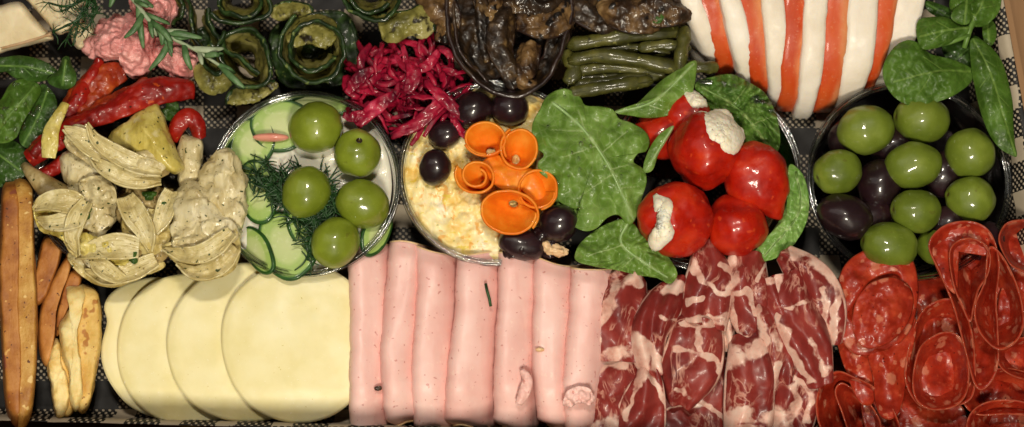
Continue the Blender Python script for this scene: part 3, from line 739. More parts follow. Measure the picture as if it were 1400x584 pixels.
vein_leaf('rocket_leaf', 'dark rocket leaf tucked behind the largest one', [(752, 240), (775, 258), (800, 272), (812, 290), (800, 304), (775, 300), (757, 280)], [(756, 248), (800, 296)], [], 110, 112, 'rocket', 'leaf', RK, amp=4)
vein_leaf('rocket_leaf', 'large wet rocket leaf with a pale branching midrib', [(738, 150), (746, 134), (760, 124), (776, 122), (792, 132), (800, 144), (822, 146), (838, 150), (846, 162), (862, 168), (880, 178), (888, 192), (884, 206), (872, 210), (866, 222), (880, 232), (884, 248), (878, 270), (872, 292), (860, 308), (846, 294), (830, 298), (816, 312), (800, 316), (784, 308), (796, 296), (800, 286), (778, 284), (760, 270), (752, 248), (738, 236), (736, 222), (744, 212), (732, 200), (727, 180), (730, 164)],
          [(756, 140), (800, 180), (835, 232), (866, 300)], [[(800, 180), (790, 150)], [(800, 180), (752, 178)], [(815, 200), (770, 215)], [(822, 210), (858, 180)], [(835, 232), (872, 222)], [(838, 238), (790, 270)], [(848, 258), (875, 255)]], 122, 136, 'rocket', 'leaf', RK, amp=13, size=44, fold=9, centre=(812, 218), vw=2.6, crinkle=3)
vein_leaf('rocket_leaf', 'smooth pointed rocket leaf between the beans and the peppers', [(840, 153), (868, 144), (890, 124), (908, 108), (930, 94), (951, 83), (951, 104), (946, 128), (934, 146), (916, 157), (888, 161), (862, 158)], [(842, 154), (895, 138), (948, 88)], [[(880, 142), (905, 150)]], 124, 136, 'rocket', 'leaf', RK, amp=7, size=34, fold=9, seed=4)
vein_leaf('rocket_leaf', 'narrow rocket leaf curling past the stuffed peppers', [(921, 172), (912, 190), (900, 210), (892, 232), (882, 236), (880, 226), (888, 204), (902, 184)], [(920, 173), (884, 232)], [], 132, 136, 'rocket', 'leaf', RK, amp=3, seed=6)
vein_leaf('rocket_leaf', 'broad rocket leaf lying on the ends of the ham slices', [(786, 348), (796, 330), (822, 310), (850, 300), (866, 306), (878, 322), (896, 336), (914, 352), (926, 374), (916, 388), (898, 380), (872, 376), (846, 370), (812, 364), (790, 358)], [(858, 306), (850, 335), (912, 380)], [[(850, 335), (805, 350)], [(870, 350), (850, 366)]], 116, 124, 'rocket', 'leaf', RK, amp=11, size=30, fold=8, crinkle=4, seed=9)

# ================================================================== FRONT ROW
CH = 'cheese slices fanned at the front'
def cheese(px, py, rx, ry, z, plane, label, rough=.012, seed=0, t=5, outline=None):
    o = outline if outline is not None else ell(px, py, rx, ry, 22, 0, rough, seed)
    d, P = patch(o, z, z+4, t, 120, 26, plane, 1.0, 70, (px, py), zf=lambda x, y, r: -20*smooth01(y, 525, 600)-1.5*smooth01(r, .9, 1), seed=seed)
    V, F, m, u = d
    # soften the cut edge: pull the outer ring of both faces together
    solo('cheese_slice', label, 'cheese slice', (V, F, m, u), M['cheese'], CH)
cheese(238, 478, 98, 92, 48, (-.10, -.03), 'lowest cheese slice with a ragged left edge beside the toast', seed=2, outline=[(140, 470), (147, 440), (143, 420), (152, 402), (175, 388), (215, 380), (270, 390), (320, 430), (336, 480), (320, 530), (280, 565), (225, 572), (180, 556), (152, 525), (140, 495)])
cheese(263, 478, 104, 104, 56, (-.10, -.03), 'second cheese slice from the toast, under two others', seed=1.3)
cheese(338, 470, 110, 108, 65, (-.10, -.03), 'cheese slice directly beneath the front one', seed=3.1)
cheese(409, 468, 107, 109, 74, (-.08, -.03), 'front cheese slice lying on top, next to the ham', seed=.4)

HM = 'folded ham slices at the front'
prof = cr([(70, 14), (36, 26), (12, 46), (1, 68), (-1, 80), (1, 89), (6, 96), (15, 98), (31, 96), (44, 88), (53, 76), (64, 54), (90, 26)], 52)
def hamslice(left, right_w, ytop, ybot, label, dz=0, curlback=False, seed=0, topskew=0, ends=None):
    """left: px of the fold down the slice; the folded slice leans to the right under its neighbour"""
    nu = 90; u = np.linspace(0, 1, nu); y = ytop+(ybot-ytop)*u
    x0 = lerp(left, u)
    k = lerp(right_w, u)/70.0
    px = x0[:, None]+k[:, None]*prof[None, :, 0]
    zz = prof[None, :, 1]+dz+0*px
    drop = smooth01(y, 520, 592)[:, None]
    zz = zz-26*drop-6*smooth01(-y, -ytop-22, -ytop)[:, None]
    yy = y[:, None]+topskew*(prof[None, :, 0]/70.)*(1-u[:, None])+4*np.sin(prof[None, :, 0]/16+seed)*(u[:, None]**3)+5*np.sin(prof[None, :, 0]/21+seed*2)*(1-u[:, None])**3
    px = px+12*smooth01(u, .955, 1.0)[:, None]**2*(prof[None, :, 0] < 30)*(1-prof[None, :, 0]/30)
    zz = zz-16*(smooth01(u, .95, 1.0)[:, None]**2)
    q = np.stack([px/60, yy/120, 0*px+seed*3.1], -1)
    px = px+3.0*pn(q*1.0+5.5)+1.6*pn(q*np.array([1., 6, 1])+2.2)+.8*pn(q*np.array([1., 16, 1])+4.2)
    zz = zz+3.5*pn(q+1.7)+.7*pn(q*4+3.3)
    zz = zz+(3.5*np.sin(prof[None, :, 0]/9+seed*1.7)*smooth01(prof[None, :, 0], 14, 40))*(.4+.6*np.sin(y[:, None]/60+seed))
    if curlback: zz = zz+14*smooth01(-y, -ytop-26, -ytop)[:, None]*smooth01(prof[None, :, 0], 30, 80)
    P = W(px, yy, zz)
    t = thing('ham_slice', label, 'ham slice', (float(left[0]), float(ytop), 40), HM)
    mk('slice', shell(P, 3.2), M['ham'], t)
    mk('rind', tube(P[-1]+np.array([0, -.6, 0]), 2.5, 6), M['ham_edge'], t); mk('rind', tube(P[0], 1.9, 6), M['ham_edge'], t)
hamslice([477, 478, 480, 481, 483], [64, 62, 60], 335, 592, 'first ham slice, darker and ragged topped, against the cheese', -8, seed=1, topskew=6)
hamslice([534, 532, 526, 521, 524, 530], [60, 62, 60], 335, 578, 'second ham slice from the cheese, its left fold bulging low down', -4, seed=2)
hamslice([570, 571, 569, 566, 567], [62, 64, 62], 338, 588, 'ham slice with a curled brown edge under the egg salad', 0, True, seed=3, topskew=8)
hamslice([628, 625, 618, 612, 609], [68, 70, 72], 346, 583, 'ham slice carrying a scrap of green chive', 5, seed=4, topskew=3)
hamslice([682, 682, 680, 678, 679], [60, 60, 60], 349, 586, 'ham slice between the chive slice and the jelly topped one', 9, seed=5, topskew=3)
hamslice([732, 732, 731, 732, 736], [62, 60, 62], 354, 581, 'ham slice with a spot of amber jelly at its top', 12, seed=6, topskew=8)
hamslice([784, 781, 776, 770, 774], [72, 68, 52], 362, 589, 'palest ham slice, beside the cured ham', 16, seed=7, topskew=14)
solo('chive', 'scrap of green chive on a ham slice', 'herb', tube(W([664, 666, 669, 671], [388, 398, 408, 419], [106, 107.5, 107.5, 106]), 2.0, 8), M['dill'])
solo('peppercorn', 'black peppercorn on the first ham slice', 'peppercorn', blob(517, 531, 88, 5, 3.5, 10, 0, amp=.2, size=3), M['aub_skin'])
solo('jelly_piece', 'small amber jelly spot halfway down a ham slice', 'jelly', blob(738, 478, 111, 6, 5, 0, 0, 3, amp=.1, size=5), M['ham_edge'])
d = ribbon([(774, 556, 112), (784, 542, 122), (798, 540, 124), (810, 550, 114)], [10, 20, 22, 12], 2.6, 50, 14, amp=5, size=9)[0]
solo('ham_scrap', 'small crumpled scrap of ham at the foot of the palest slice', 'ham', d, M['ham'])
d = ribbon([(714, 506, 113), (721, 520, 114), (716, 538, 112), (709, 552, 108)], [7, 13, 15, 8], 2.0, 40, 12, amp=2, size=8, lift=lambda u, v: 3*(1-v*v))[0]
solo('ham_scrap', 'thin flake of ham lying on a slice above a dark speck', 'ham', d, M['ham'])

# ------------------------------------------------------------------ cured ham
PR = 'folded cured ham slices'
def cured(label, pts, widths, fat, arch=14, wavy=4, wn=1.6, amp=3.5, size=40, seed=0, twist=0, nu=130, nv=54, edgefat=(.07, .06), sag=None):
    def lf(u, v):
        a = arch*(1-np.abs(v)**4)+1.6*np.sin(v*5+seed*3+2.5*np.sin(u*4+seed))
        return a+wavy*np.sin(v*wn*math.pi+2.2*np.sin(u*5+seed)+seed)*(1-.3*np.abs(v))
    def mf(px, py, u, v):
        q = np.stack([px/20, py/20, 0*px+seed], -1); q2 = q*2.7
        k = strokes(px+7*pn(q)+2*pn(q2), py+7*pn(q+7.7)+2*pn(q2+5.5), [(a_, b_*.92) for a_, b_ in fat])*(.95+.4*pn(q*.9+3.1))
        if edgefat[0]: k = np.maximum(k, np.clip((edgefat[0]*2-1-v)/-.0001 if False else smooth01(-v, 1-edgefat[0]*2, 1-edgefat[0]), 0, 1))
        k = k*(1-.55*smooth01(np.abs(v), .8, 1)*0)
        if edgefat[1]: k = np.maximum(k, smooth01(v, 1-edgefat[1]*2, 1-edgefat[1]))
        return k
    d, P = ribbon(pts, widths, 2.6, nu, nv, lf, twist, amp, size, seed, mf)
    solo('cured_ham_slice', label, 'cured ham', d, M['prosc'], PR)
# underlayer
cured('cured ham strip hidden under the first folds', [(862, 400, 55), (868, 470, 60), (862, 540, 50), (858, 604, 52)], [70, 76, 80, 70], [([(830, 480), (890, 500)], 8)], 8, seed=5)
cured('wide lower cured ham slice in the middle of the row', [(952, 470, 62), (948, 520, 62), (942, 560, 50), (935, 606, 56)], [80, 104, 112, 96], [([(930, 520), (990, 575)], 5), ([(900, 560), (960, 550)], 4)], 10, seed=8)
cured('lower cured ham slice nearest the salami', [(1096, 440, 60), (1092, 500, 58), (1085, 550, 48), (1075, 606, 54)], [80, 84, 80, 72], [([(1065, 470), (1085, 520), (1075, 590)], 9), ([(1110, 480), (1095, 560), (1110, 590)], 7)], 10, seed=9)
# lower pieces
cured('cured ham slice rolled over at the front beside the ham', [(842, 498, 72), (846, 525, 84), (846, 555, 74), (842, 604, 68)], [66, 78, 80, 72], [([(812, 500), (850, 492), (890, 488)], 14), ([(812, 588), (850, 582), (890, 560)], 14)], 14, seed=2)
cured('triangular dark red cured ham fold under the rocket leaf', [(862, 378, 88), (852, 410, 96), (848, 445, 94), (846, 492, 80)], [46, 76, 80, 74], [([(842, 382), (836, 410), (816, 450), (812, 480)], 10), ([(815, 492), (850, 482), (885, 476)], 15), ([(842, 388), (868, 385)], 10)], 16, seed=3)
cured('cured ham slice pinched to a white neck', [(928, 384, 92), (906, 420, 104), (886, 455, 104), (886, 490, 94), (896, 512, 84)], [22, 50, 52, 46, 22], [([(926, 388), (914, 400)], 11), ([(862, 458), (884, 478), (902, 502)], 13), ([(905, 430), (930, 440)], 4), ([(872, 466), (880, 500)], 9)], 17, seed=4)
cured('cured ham slice fanning out below the pinched neck', [(886, 506, 86), (884, 530, 94), (878, 560, 84), (870, 606, 70)], [26, 54, 68, 70], [([(888, 508), (870, 530), (856, 570)], 5), ([(890, 515), (905, 545), (912, 590)], 5), ([(884, 506), (882, 516)], 11)], 14, seed=6)
cured('tall cured ham slice below the plain red pepper, narrow at the top', [(962, 336, 96), (970, 372, 104), (966, 410, 102), (958, 446, 98)], [30, 62, 66, 66], [([(950, 360), (962, 385), (990, 400), (1000, 388)], 6), ([(945, 440), (970, 434), (990, 440)], 9), ([(985, 360), (1000, 375)], 5), ([(940, 415), (960, 405)], 4)], 18, wavy=6, seed=1)
cured('cured ham slice crossed by a pale vein at the centre', [(956, 440, 98), (950, 480, 102), (940, 515, 92), (928, 548, 70)], [64, 78, 78, 40], [([(922, 474), (950, 482), (980, 500), (984, 512)], 5.5), ([(956, 446), (958, 480)], 4), ([(925, 535), (945, 545)], 6), ([(935, 445), (982, 440)], 6)], 16, wavy=5, seed=7)
cured('pale fatty strip between two cured ham slices', [(998, 420, 78), (994, 450, 84), (990, 480, 76)], [26, 26, 20], [([(998, 415), (990, 485)], 22)], 8, seed=3.3, nu=50, nv=20)
cured('cured ham slice with a white rimmed red oval', [(1022, 350, 94), (1020, 390, 104), (1024, 425, 102), (1032, 462, 88)], [50, 60, 56, 36], [([(1003, 352), (1000, 400), (1002, 440), (1020, 462), (1040, 466)], 7), ([(1020, 398), (1030, 415), (1040, 455)], 5), ([(1005, 402), (1020, 398)], 5), ([(1045, 360), (1040, 385)], 4)], 15, seed=2.4)
cured('cured ham roll with white fat at both ends', [(1026, 466, 86), (1026, 495, 98), (1024, 540, 88), (1022, 606, 72)], [56, 66, 66, 62], [([(1000, 494), (1020, 486), (1058, 468)], 12), ([(995, 478), (1020, 474)], 8), ([(995, 572), (1030, 568), (1056, 576)], 14), ([(1008, 588), (1040, 590)], 12)], 18, seed=5.2)
cured('narrow cured ham strip with a twisted white edge', [(1046, 386, 98), (1052, 430, 104), (1060, 480, 98), (1066, 535, 78)], [46, 52, 48, 40], [([(1030, 395), (1036, 430), (1046, 470), (1050, 500)], 7), ([(1046, 380), (1060, 382)], 9), ([(1058, 460), (1062, 475)], 8), ([(1065, 500), (1050, 540)], 7)], 15, wavy=6, seed=4.7)
cured('front cured ham strip with a lacy fat pattern by the salami', [(1078, 500, 78), (1084, 535, 80), (1080, 565, 66), (1068, 606, 64)], [50, 68, 70, 60], [([(1060, 505), (1090, 520), (1110, 545)], 6), ([(1090, 520), (1084, 560), (1060, 590)], 7), ([(1110, 530), (1104, 575)], 6), ([(1060, 560), (1075, 598)], 16)], 14, wavy=5, seed=1.9)
cured('large cured ham fold with a thick white left edge', [(1080, 376, 104), (1090, 420, 112), (1104, 470, 106), (1120, 524, 84)], [56, 68, 62, 38], [([(1063, 374), (1058, 410), (1070, 450), (1088, 490), (1110, 522)], 8), ([(1110, 470), (1128, 510)], 9), ([(1075, 420), (1100, 415)], 3)], 15, wavy=4, seed=3.8)
cured('diagonal cured ham flap with white fat along its right', [(1072, 346, 108), (1100, 374, 116), (1122, 410, 112), (1136, 470, 92)], [26, 58, 62, 34], [([(1090, 344), (1118, 352), (1142, 378)], 15), ([(1146, 378), (1142, 420), (1140, 470)], 6), ([(1128, 400), (1130, 440), (1138, 480)], 7)], 12, wavy=3, seed=6.6, twist=[-18, -25, -20])

# ------------------------------------------------------------------ salami
SA = 'folded salami slices'
def sal_cup(label, outline, zt, zb, shift=(0, 0), flare=.45, seed=0, base=None, tilt=(0, 0), open_at=None, power=1.5, centre=None):
    """a slice folded into a cup: its edge is this loop, its inside runs down to a closed bottom"""
    c = np.mean(np.asarray(outline, float), 0); c2 = np.asarray(centre if centre is not None else c+np.asarray(shift, float))
    d, P = patch(outline, zt, zb-26, 2.4, 130, 34, tilt, 4, 22, c2, seed=seed, power=power*1.15)
    t = thing('salami_slice', label, 'salami', (c[0], c[1], zb), SA)
    mk('slice', d, M['salami'], t)
    mk('casing', tube(P[-1], 1.0, 6, loop=True), M['casing'], t)
def sal_face(label, outline, z, zc, plane=(0, 0), seed=0, zf=None, centre=None, power=1.6):
    sw = lambda x, y, r: 5*np.sin((x*.8-y*.35)/13+seed*2+1.5*np.sin(y/35))*(1-.3*r)+(zf(x, y, r) if zf else 0)
    d, P = patch(outline, z, zc, 2.4, 110, 34, plane, 4, 26, centre, sw, seed=seed, power=power)
    c = np.mean(np.asarray(outline, float), 0)
    t = thing('salami_slice', label, 'salami', (c[0], c[1], z-20), SA)
    mk('slice', d, M['salami'], t)
    mk('casing', tube(P[-1], 1.0, 6, loop=True), M['casing'], t)
# deep dark ones behind
sal_face('salami slice in shade under the middle folds', [(1240, 400), (1280, 370), (1310, 400), (1320, 470), (1300, 540), (1260, 550), (1236, 500)], 62, 70, seed=3)
sal_face('salami slice lying flat in shade at the bottom right corner', [(1325, 500), (1370, 480), (1410, 500), (1420, 560), (1380, 600), (1335, 590)], 48, 56, seed=4)
sal_face('salami slice lying flat under the front folds', [(1180, 540), (1230, 530), (1300, 545), (1325, 580), (1290, 610), (1200, 610)], 48, 54, seed=5)
sal_face('salami slice under the rose at the right', [(1300, 420), (1350, 450), (1365, 480), (1350, 520), (1315, 500), (1300, 460)], 58, 62, seed=6)
# bottom left loop
sal_cup('salami slice curled open at the bottom beside the cured ham', [(1120, 580), (1116, 548), (1126, 520), (1145, 508), (1168, 516), (1195, 530), (1222, 562), (1230, 606), (1180, 614), (1135, 606)], 84, 30, (12, 4), .55, seed=1, tilt=(0, -.12))
sal_cup('inner curl of the bottom left salami', [(1150, 560), (1142, 536), (1150, 524), (1166, 532), (1186, 548), (1204, 580), (1196, 606), (1168, 604)], 70, 34, (4, 4), .6, seed=2)
# big left fold
sal_face('long salami slice hanging down at the left of the big fold', [(1142, 400), (1160, 375), (1180, 400), (1192, 450), (1198, 510), (1196, 545), (1186, 554), (1172, 545), (1158, 510), (1148, 480), (1140, 440)], 84, 100, plane=(0, -.14), seed=7, centre=(1168, 455))
sal_face('long narrow salami slice pointing down at the front', [(1186, 470), (1215, 455), (1245, 430), (1252, 450), (1242, 500), (1232, 555), (1220, 572), (1206, 570), (1198, 552), (1194, 515)], 88, 102, plane=(0, -.14), seed=8, centre=(1216, 500))
sal_face('big rounded salami slice, largest and nearest the green olive', [(1142, 425), (1144, 392), (1158, 360), (1185, 342), (1216, 337), (1242, 348), (1253, 376), (1254, 412), (1244, 450), (1222, 475), (1195, 485), (1170, 484), (1150, 462)], 102, 122, plane=(0, -.10), seed=9, zf=lambda x, y, r: -12*strokes(x, y, [([(1168, 430), (1190, 395), (1222, 380)], 7)]))
sal_face('salami slice folded over the front of the biggest one', [(1166, 440), (1172, 410), (1190, 388), (1220, 380), (1242, 392), (1248, 415), (1238, 445), (1215, 468), (1188, 476), (1172, 465)], 118, 130, plane=(0, -.08), seed=10)
# middle tear drop
sal_cup('salami slice looped into a teardrop in the middle of the salami', [(1248, 520), (1256, 480), (1272, 462), (1296, 454), (1316, 466), (1324, 500), (1322, 535), (1306, 555), (1276, 560), (1254, 548)], 104, 62, (-4, 8), .5, seed=3, tilt=(0, -.05))
sal_cup('tall salami slice behind the teardrop loop', [(1244, 470), (1258, 430), (1280, 412), (1305, 410), (1322, 430), (1332, 480), (1330, 540), (1300, 556), (1260, 556), (1238, 520)], 94, 56, (0, 6), .9, seed=4)
# rose top right
sal_cup('outer salami slice of the rose behind the tub rim', [(1270, 336), (1286, 312), (1312, 303), (1338, 306), (1356, 322), (1366, 360), (1362, 410), (1364, 450), (1364, 500), (1350, 528), (1334, 528), (1320, 480), (1304, 420), (1286, 375)], 120, 78, (0, 0), .82, seed=5, tilt=(0, -.12))
sal_cup('right salami slice of the rose, widely open', [(1352, 340), (1366, 345), (1384, 375), (1396, 410), (1399, 445), (1388, 468), (1366, 478), (1345, 462), (1334, 440), (1334, 415), (1346, 385)], 126, 74, (-4, -4), .5, seed=6, tilt=(0, -.05))
sal_cup('small inner salami loop of the rose', [(1298, 350), (1306, 332), (1326, 326), (1346, 334), (1354, 352), (1350, 376), (1338, 396), (1331, 420), (1326, 440), (1316, 420), (1304, 390)], 130, 88, (2, -20), .6, seed=7, tilt=(0, -.08))
sal_face('salami slice standing up as the back of the rose', [(1275, 345), (1290, 315), (1315, 304), (1340, 308), (1352, 325), (1348, 350), (1330, 330), (1308, 335), (1300, 355), (1308, 400), (1290, 385)], 116, 118, seed=11)
sal_cup('salami slice at the right edge beside the tub rim', [(1366, 330), (1372, 310), (1386, 302), (1412, 304), (1424, 330), (1420, 380), (1400, 372), (1380, 360)], 112, 50, (6, 6), .6, seed=8)
sal_cup('dark salami loop at the right edge below the rose', [(1362, 480), (1378, 466), (1408, 462), (1432, 480), (1430, 515), (1398, 518), (1370, 504)], 102, 70, (0, 0), seed=9)
sal_cup('salami slice curling along the bottom right corner', [(1322, 590), (1330, 562), (1358, 548), (1400, 550), (1436, 572), (1444, 620), (1390, 640), (1340, 630)], 88, 54, (8, 0), seed=10)
sal_cup('salami slice half hidden between the teardrop and the corner', [(1316, 545), (1330, 520), (1362, 504), (1404, 510), (1432, 536), (1424, 566), (1376, 566), (1334, 566)], 84, 60, (0, 0), seed=12)
sal_face('shaded salami slice at the right edge under the widely open one', [(1368, 400), (1390, 380), (1424, 390), (1430, 450), (1424, 500), (1390, 505), (1366, 470)], 66, 74, seed=21)
sal_face('shaded salami slice at the right edge between the tub rim and the rose', [(1346, 330), (1372, 308), (1410, 300), (1440, 330), (1440, 420), (1404, 436), (1362, 410)], 60, 68, seed=23)
# ------------------------------------------------------------------ breads
def bar(outline, z0, z1, mat, seed=0, k=14, amp=1.0, size=30, top=None): return disp(solid(outline, z0, z1, k, 100, amp, size, top, waist=.99, seed=seed, nt=20), .25, 8)
t = thing('bread_slice', 'long dark crusted bread slice standing at the left edge', 'bread', (26, 420, 20))
mk('crumb', bar([(18, 252), (40, 249), (46, 270), (47, 330), (51, 400), (51, 470), (47, 545), (38, 580), (24, 586), (20, 480), (22, 350)], 16, 119, M['crumb'], 1), M['crumb'], t)
mk('crust', bar([(4, 254), (16, 248), (26, 256), (28, 330), (27, 420), (31, 500), (28, 580), (14, 574), (6, 540), (2, 470), (-2, 380), (1, 300)], 14, 122, M['crust'], 2), M['crust'], t)
t = thing('bread_stick', 'short brown bread piece leaning behind the long slice', 'bread', (62, 370, 20))
mk('crumb', bar([(60, 325), (78, 324), (86, 336), (78, 370), (64, 405), (52, 418), (42, 412), (40, 395), (50, 365)], 20, 86, M['crust'], 3), M['crust'], t)
t = thing('bread_stick', 'curved brown bread piece behind the pale toast', 'bread', (75, 420, 20))
mk('crumb', bar([(94, 346), (99, 352), (96, 372), (88, 392), (78, 425), (74, 470), (66, 500), (56, 490), (52, 455), (56, 420), (70, 385)], 20, 84, M['crumb'], 4), M['crust'], t)
t = thing('bread_stick', 'sliver of brown bread touching the artichokes and the toast', 'bread', (98, 400, 20))
mk('crumb', bar([(96, 372), (108, 368), (112, 384), (100, 410), (86, 440), (78, 460), (76, 440), (84, 405)], 20, 80, M['crust'], 5), M['crust'], t)
def toast(label, out_edge, out_face, z, seed):
    t = thing('toast', label, 'toast', (out_edge[0][0], out_edge[0][1], 20), 'pale toasts standing beside the cheese')
    mk('face', bar(out_face, 14, z-10, None, seed, 12, 2), M['toast'], t)
    mk('edge', bar(out_edge, 14, z, None, seed+3, 9, 1.6, 12), M['toast_edge'], t)
toast('thick pale toast with a scalloped edge next to the lowest cheese slice', [(90, 392), (108, 389), (117, 396), (115, 412), (107, 428), (106, 460), (112, 500), (114, 545), (104, 563), (95, 548), (94, 512), (86, 492), (82, 462), (80, 444), (90, 430), (96, 414)], [(106, 392), (122, 390), (134, 400), (139, 430), (138, 470), (131, 515), (122, 556), (108, 562), (106, 500), (102, 440)], 104, 6)
toast('thin pale toast leaning on the thick one', [(76, 462), (83, 472), (84, 495), (92, 512), (96, 545), (90, 567), (78, 570), (71, 545), (70, 525), (64, 505), (66, 482)], [(80, 480), (92, 500), (100, 530), (100, 562), (86, 568), (80, 530)], 88, 8)

# ================================================================== LEFT: artichokes
AR = 'pickled artichoke pieces in the left tub'
def petal(parent, outline, z, zc, mat='arti_leaf', plane=(0, 0), seed=0, name='petal', t=2.6, amp=5):
    g = random.Random(seed); th = g.uniform(-.5, .9) ; kx, ky = math.cos(th)/6.5, math.sin(th)/6.5
    d, P = patch(outline, z, zc, t, 110, 30, plane, amp, 18, seed=seed, power=1.5, zf=lambda x, y, r: 1.3*np.sin(x*kx*2.4-y*ky*2.4+2*np.sin(y/17))*(.4+.6*r)+5*r**4*np.sin(np.arctan2(y-outline[0][1], x-outline[0][0])*7+seed))
    return mk(name, d, M[mat], parent)
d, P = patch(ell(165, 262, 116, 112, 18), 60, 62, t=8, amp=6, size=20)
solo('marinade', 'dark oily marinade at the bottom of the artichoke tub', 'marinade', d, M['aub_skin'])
def frond(parent, pts, w, seed=0, cup=6, tw=0):
    d = ribbon(pts, [w*.8, w*1.1, w*1.05, w*.75, w*.16], 2.4, 70, 26, lambda u, v: cup*v*v+.7*np.sin(v*7+seed)*(1-u)+2.5*np.sin(u*5+seed*2)*v, tw, 3, 20, seed)[0]
    mk('petal', d, M['arti_fibre'], parent)
t = thing('artichoke_piece', 'smooth yellow artichoke wedge with a sharp ridge', 'artichoke', (200, 190, 90), AR)
mk('heart', solid([(203, 143), (213, 138), (220, 148), (232, 180), (246, 215), (250, 232), (236, 238), (205, 222), (165, 205), (150, 196), (152, 180), (178, 162)], 80, 136, 3, amp=2.5, size=22, top=lambda x, y: 18*np.clip(1-np.abs((x-195)*.8-(y-190)*.55-8)/40, 0, 1), seed=1), M['arti_yellow'], t)
t = thing('artichoke_piece', 'artichoke heart sliver right of the yellow wedge', 'artichoke', (262, 210, 80), AR)
mk('heart', solid([(245, 190), (262, 186), (276, 192), (277, 220), (270, 250), (256, 260), (244, 245)], 70, 118, 3, amp=3, seed=2), M['arti'], t)
t = thing('artichoke_piece', 'pale stem of artichoke sticking out at the left', 'artichoke', (56, 245, 80), AR)
mk('stem', tube(W([33, 42, 54, 66, 82, 92], [226, 236, 247, 258, 270, 280], [96, 100, 102, 102, 98, 90]), [6, 9, 13, 17, 20, 18], 14), M['arti_brown'], t)
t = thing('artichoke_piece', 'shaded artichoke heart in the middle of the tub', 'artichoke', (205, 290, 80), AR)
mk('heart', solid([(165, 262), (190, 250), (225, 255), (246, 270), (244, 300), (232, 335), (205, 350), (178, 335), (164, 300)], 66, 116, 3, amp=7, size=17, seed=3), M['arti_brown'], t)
petal(t, [(168, 300), (200, 285), (235, 300), (228, 335), (200, 352), (175, 335)], 116, 124, 'arti_leaf', seed=4)
petal(t, [(176, 255), (200, 258), (210, 280), (195, 300), (172, 285)], 116, 122, 'arti_brown', seed=5)
frond(t, [(172, 270, 124), (184, 292, 130), (200, 318, 128), (206, 344, 118)], 30, 10)
frond(t, [(236, 262, 120), (226, 290, 128), (214, 320, 124)], 26, 11)
t = thing('artichoke_piece', 'artichoke heart with loose lower petals above the cheese', 'artichoke', (140, 355, 70), AR)
petal(t, [(92, 350), (110, 335), (150, 330), (190, 345), (215, 352), (225, 365), (190, 380), (160, 392), (130, 388), (106, 372)], 92, 102, 'arti_leaf', (0, -.2), 6)
petal(t, [(104, 330), (140, 322), (175, 338), (178, 368), (150, 378), (118, 362)], 106, 114, 'arti', (0, -.15), 7)
petal(t, [(148, 330), (185, 318), (225, 330), (228, 352), (195, 368), (168, 360)], 104, 112, 'arti_brown', (0, -.15), 8)
frond(t, [(190, 340, 122), (160, 338, 130), (130, 342, 128), (104, 352, 116)], 32, 7)
frond(t, [(214, 356, 112), (180, 372, 116), (146, 380, 114), (118, 372, 106)], 26, 8)
frond(t, [(130, 352, 126), (140, 366, 128), (158, 378, 120), (176, 384, 110)], 22, 9)
t = thing('artichoke_piece', 'artichoke heart with ruffled yellowish petals at the left', 'artichoke', (115, 285, 90), AR)
mk('heart', solid([(95, 250), (115, 240), (140, 240), (157, 256), (160, 282), (152, 308), (135, 330), (118, 320), (100, 300), (88, 275)], 80, 126, 2.6, amp=7, size=17, seed=4), M['arti'], t)
petal(t, [(46, 280), (62, 268), (88, 262), (108, 272), (118, 292), (110, 318), (92, 330), (76, 322), (56, 316), (48, 300)], 122, 138, 'arti_yellow', (.1, 0), 9, amp=8)
petal(t, [(94, 268), (112, 272), (112, 300), (100, 330), (106, 352), (92, 340), (84, 315), (90, 290)], 128, 136, 'arti_leaf', (.2, 0), 10, amp=7)
petal(t, [(98, 330), (112, 318), (140, 326), (165, 322), (176, 340), (172, 362), (140, 358), (112, 350)], 122, 130, 'arti_yellow', (0, -.2), 11, amp=7)
petal(t, [(108, 250), (135, 240), (156, 256), (158, 276), (140, 285), (118, 275)], 130, 142, 'arti', (0, 0), 12)
frond(t, [(112, 282, 140), (90, 276, 146), (66, 276, 144), (48, 286, 132)], 30, 4)
frond(t, [(112, 300, 138), (88, 304, 144), (68, 306, 138), (54, 302, 126)], 24, 5)
frond(t, [(120, 276, 142), (106, 300, 144), (100, 326, 138), (108, 348, 128)], 22, 6)
t = thing('artichoke_piece', 'folded artichoke bundle with long pale petals across the peppers', 'artichoke', (150, 215, 90), AR)
mk('heart', solid([(84, 215), (100, 205), (125, 215), (140, 235), (132, 252), (105, 255), (86, 245)], 80, 128, 3, amp=4, seed=5), M['arti'], t)
petal(t, [(88, 190), (100, 172), (116, 172), (134, 186), (158, 206), (180, 222), (170, 240), (140, 236), (112, 218), (94, 205)], 138, 148, 'arti', (0, 0), 13)
petal(t, [(130, 205), (165, 205), (200, 212), (226, 224), (232, 236), (205, 248), (168, 252), (142, 240)], 130, 142, 'arti_brown', (0, 0), 14)
petal(t, [(122, 172), (130, 180), (148, 200), (162, 214), (150, 214), (134, 198)], 150, 154, 'arti_leaf', (0, 0), 15)
petal(t, [(175, 216), (205, 206), (226, 218), (222, 234), (195, 238)], 142, 150, 'arti', (0, 0), 16)
frond(t, [(150, 214, 142), (128, 200, 150), (106, 186, 152), (90, 178, 146)], 30, 1)
frond(t, [(222, 234, 140), (190, 226, 150), (160, 212, 154), (132, 192, 156), (120, 170, 158)], 24, 2)
frond(t, [(220, 244, 134), (180, 244, 144), (146, 232, 146), (124, 214, 140)], 26, 3)
t = thing('artichoke_piece', 'pale artichoke heart leaning over the dill tub rim', 'artichoke', (305, 260, 90), AR)
mk('heart', solid([(286, 218), (305, 204), (320, 210), (332, 235), (337, 270), (333, 305), (318, 318), (296, 305), (276, 270), (274, 240)], 96, 142, 2.6, amp=6, size=19, seed=6), M['arti'], t)
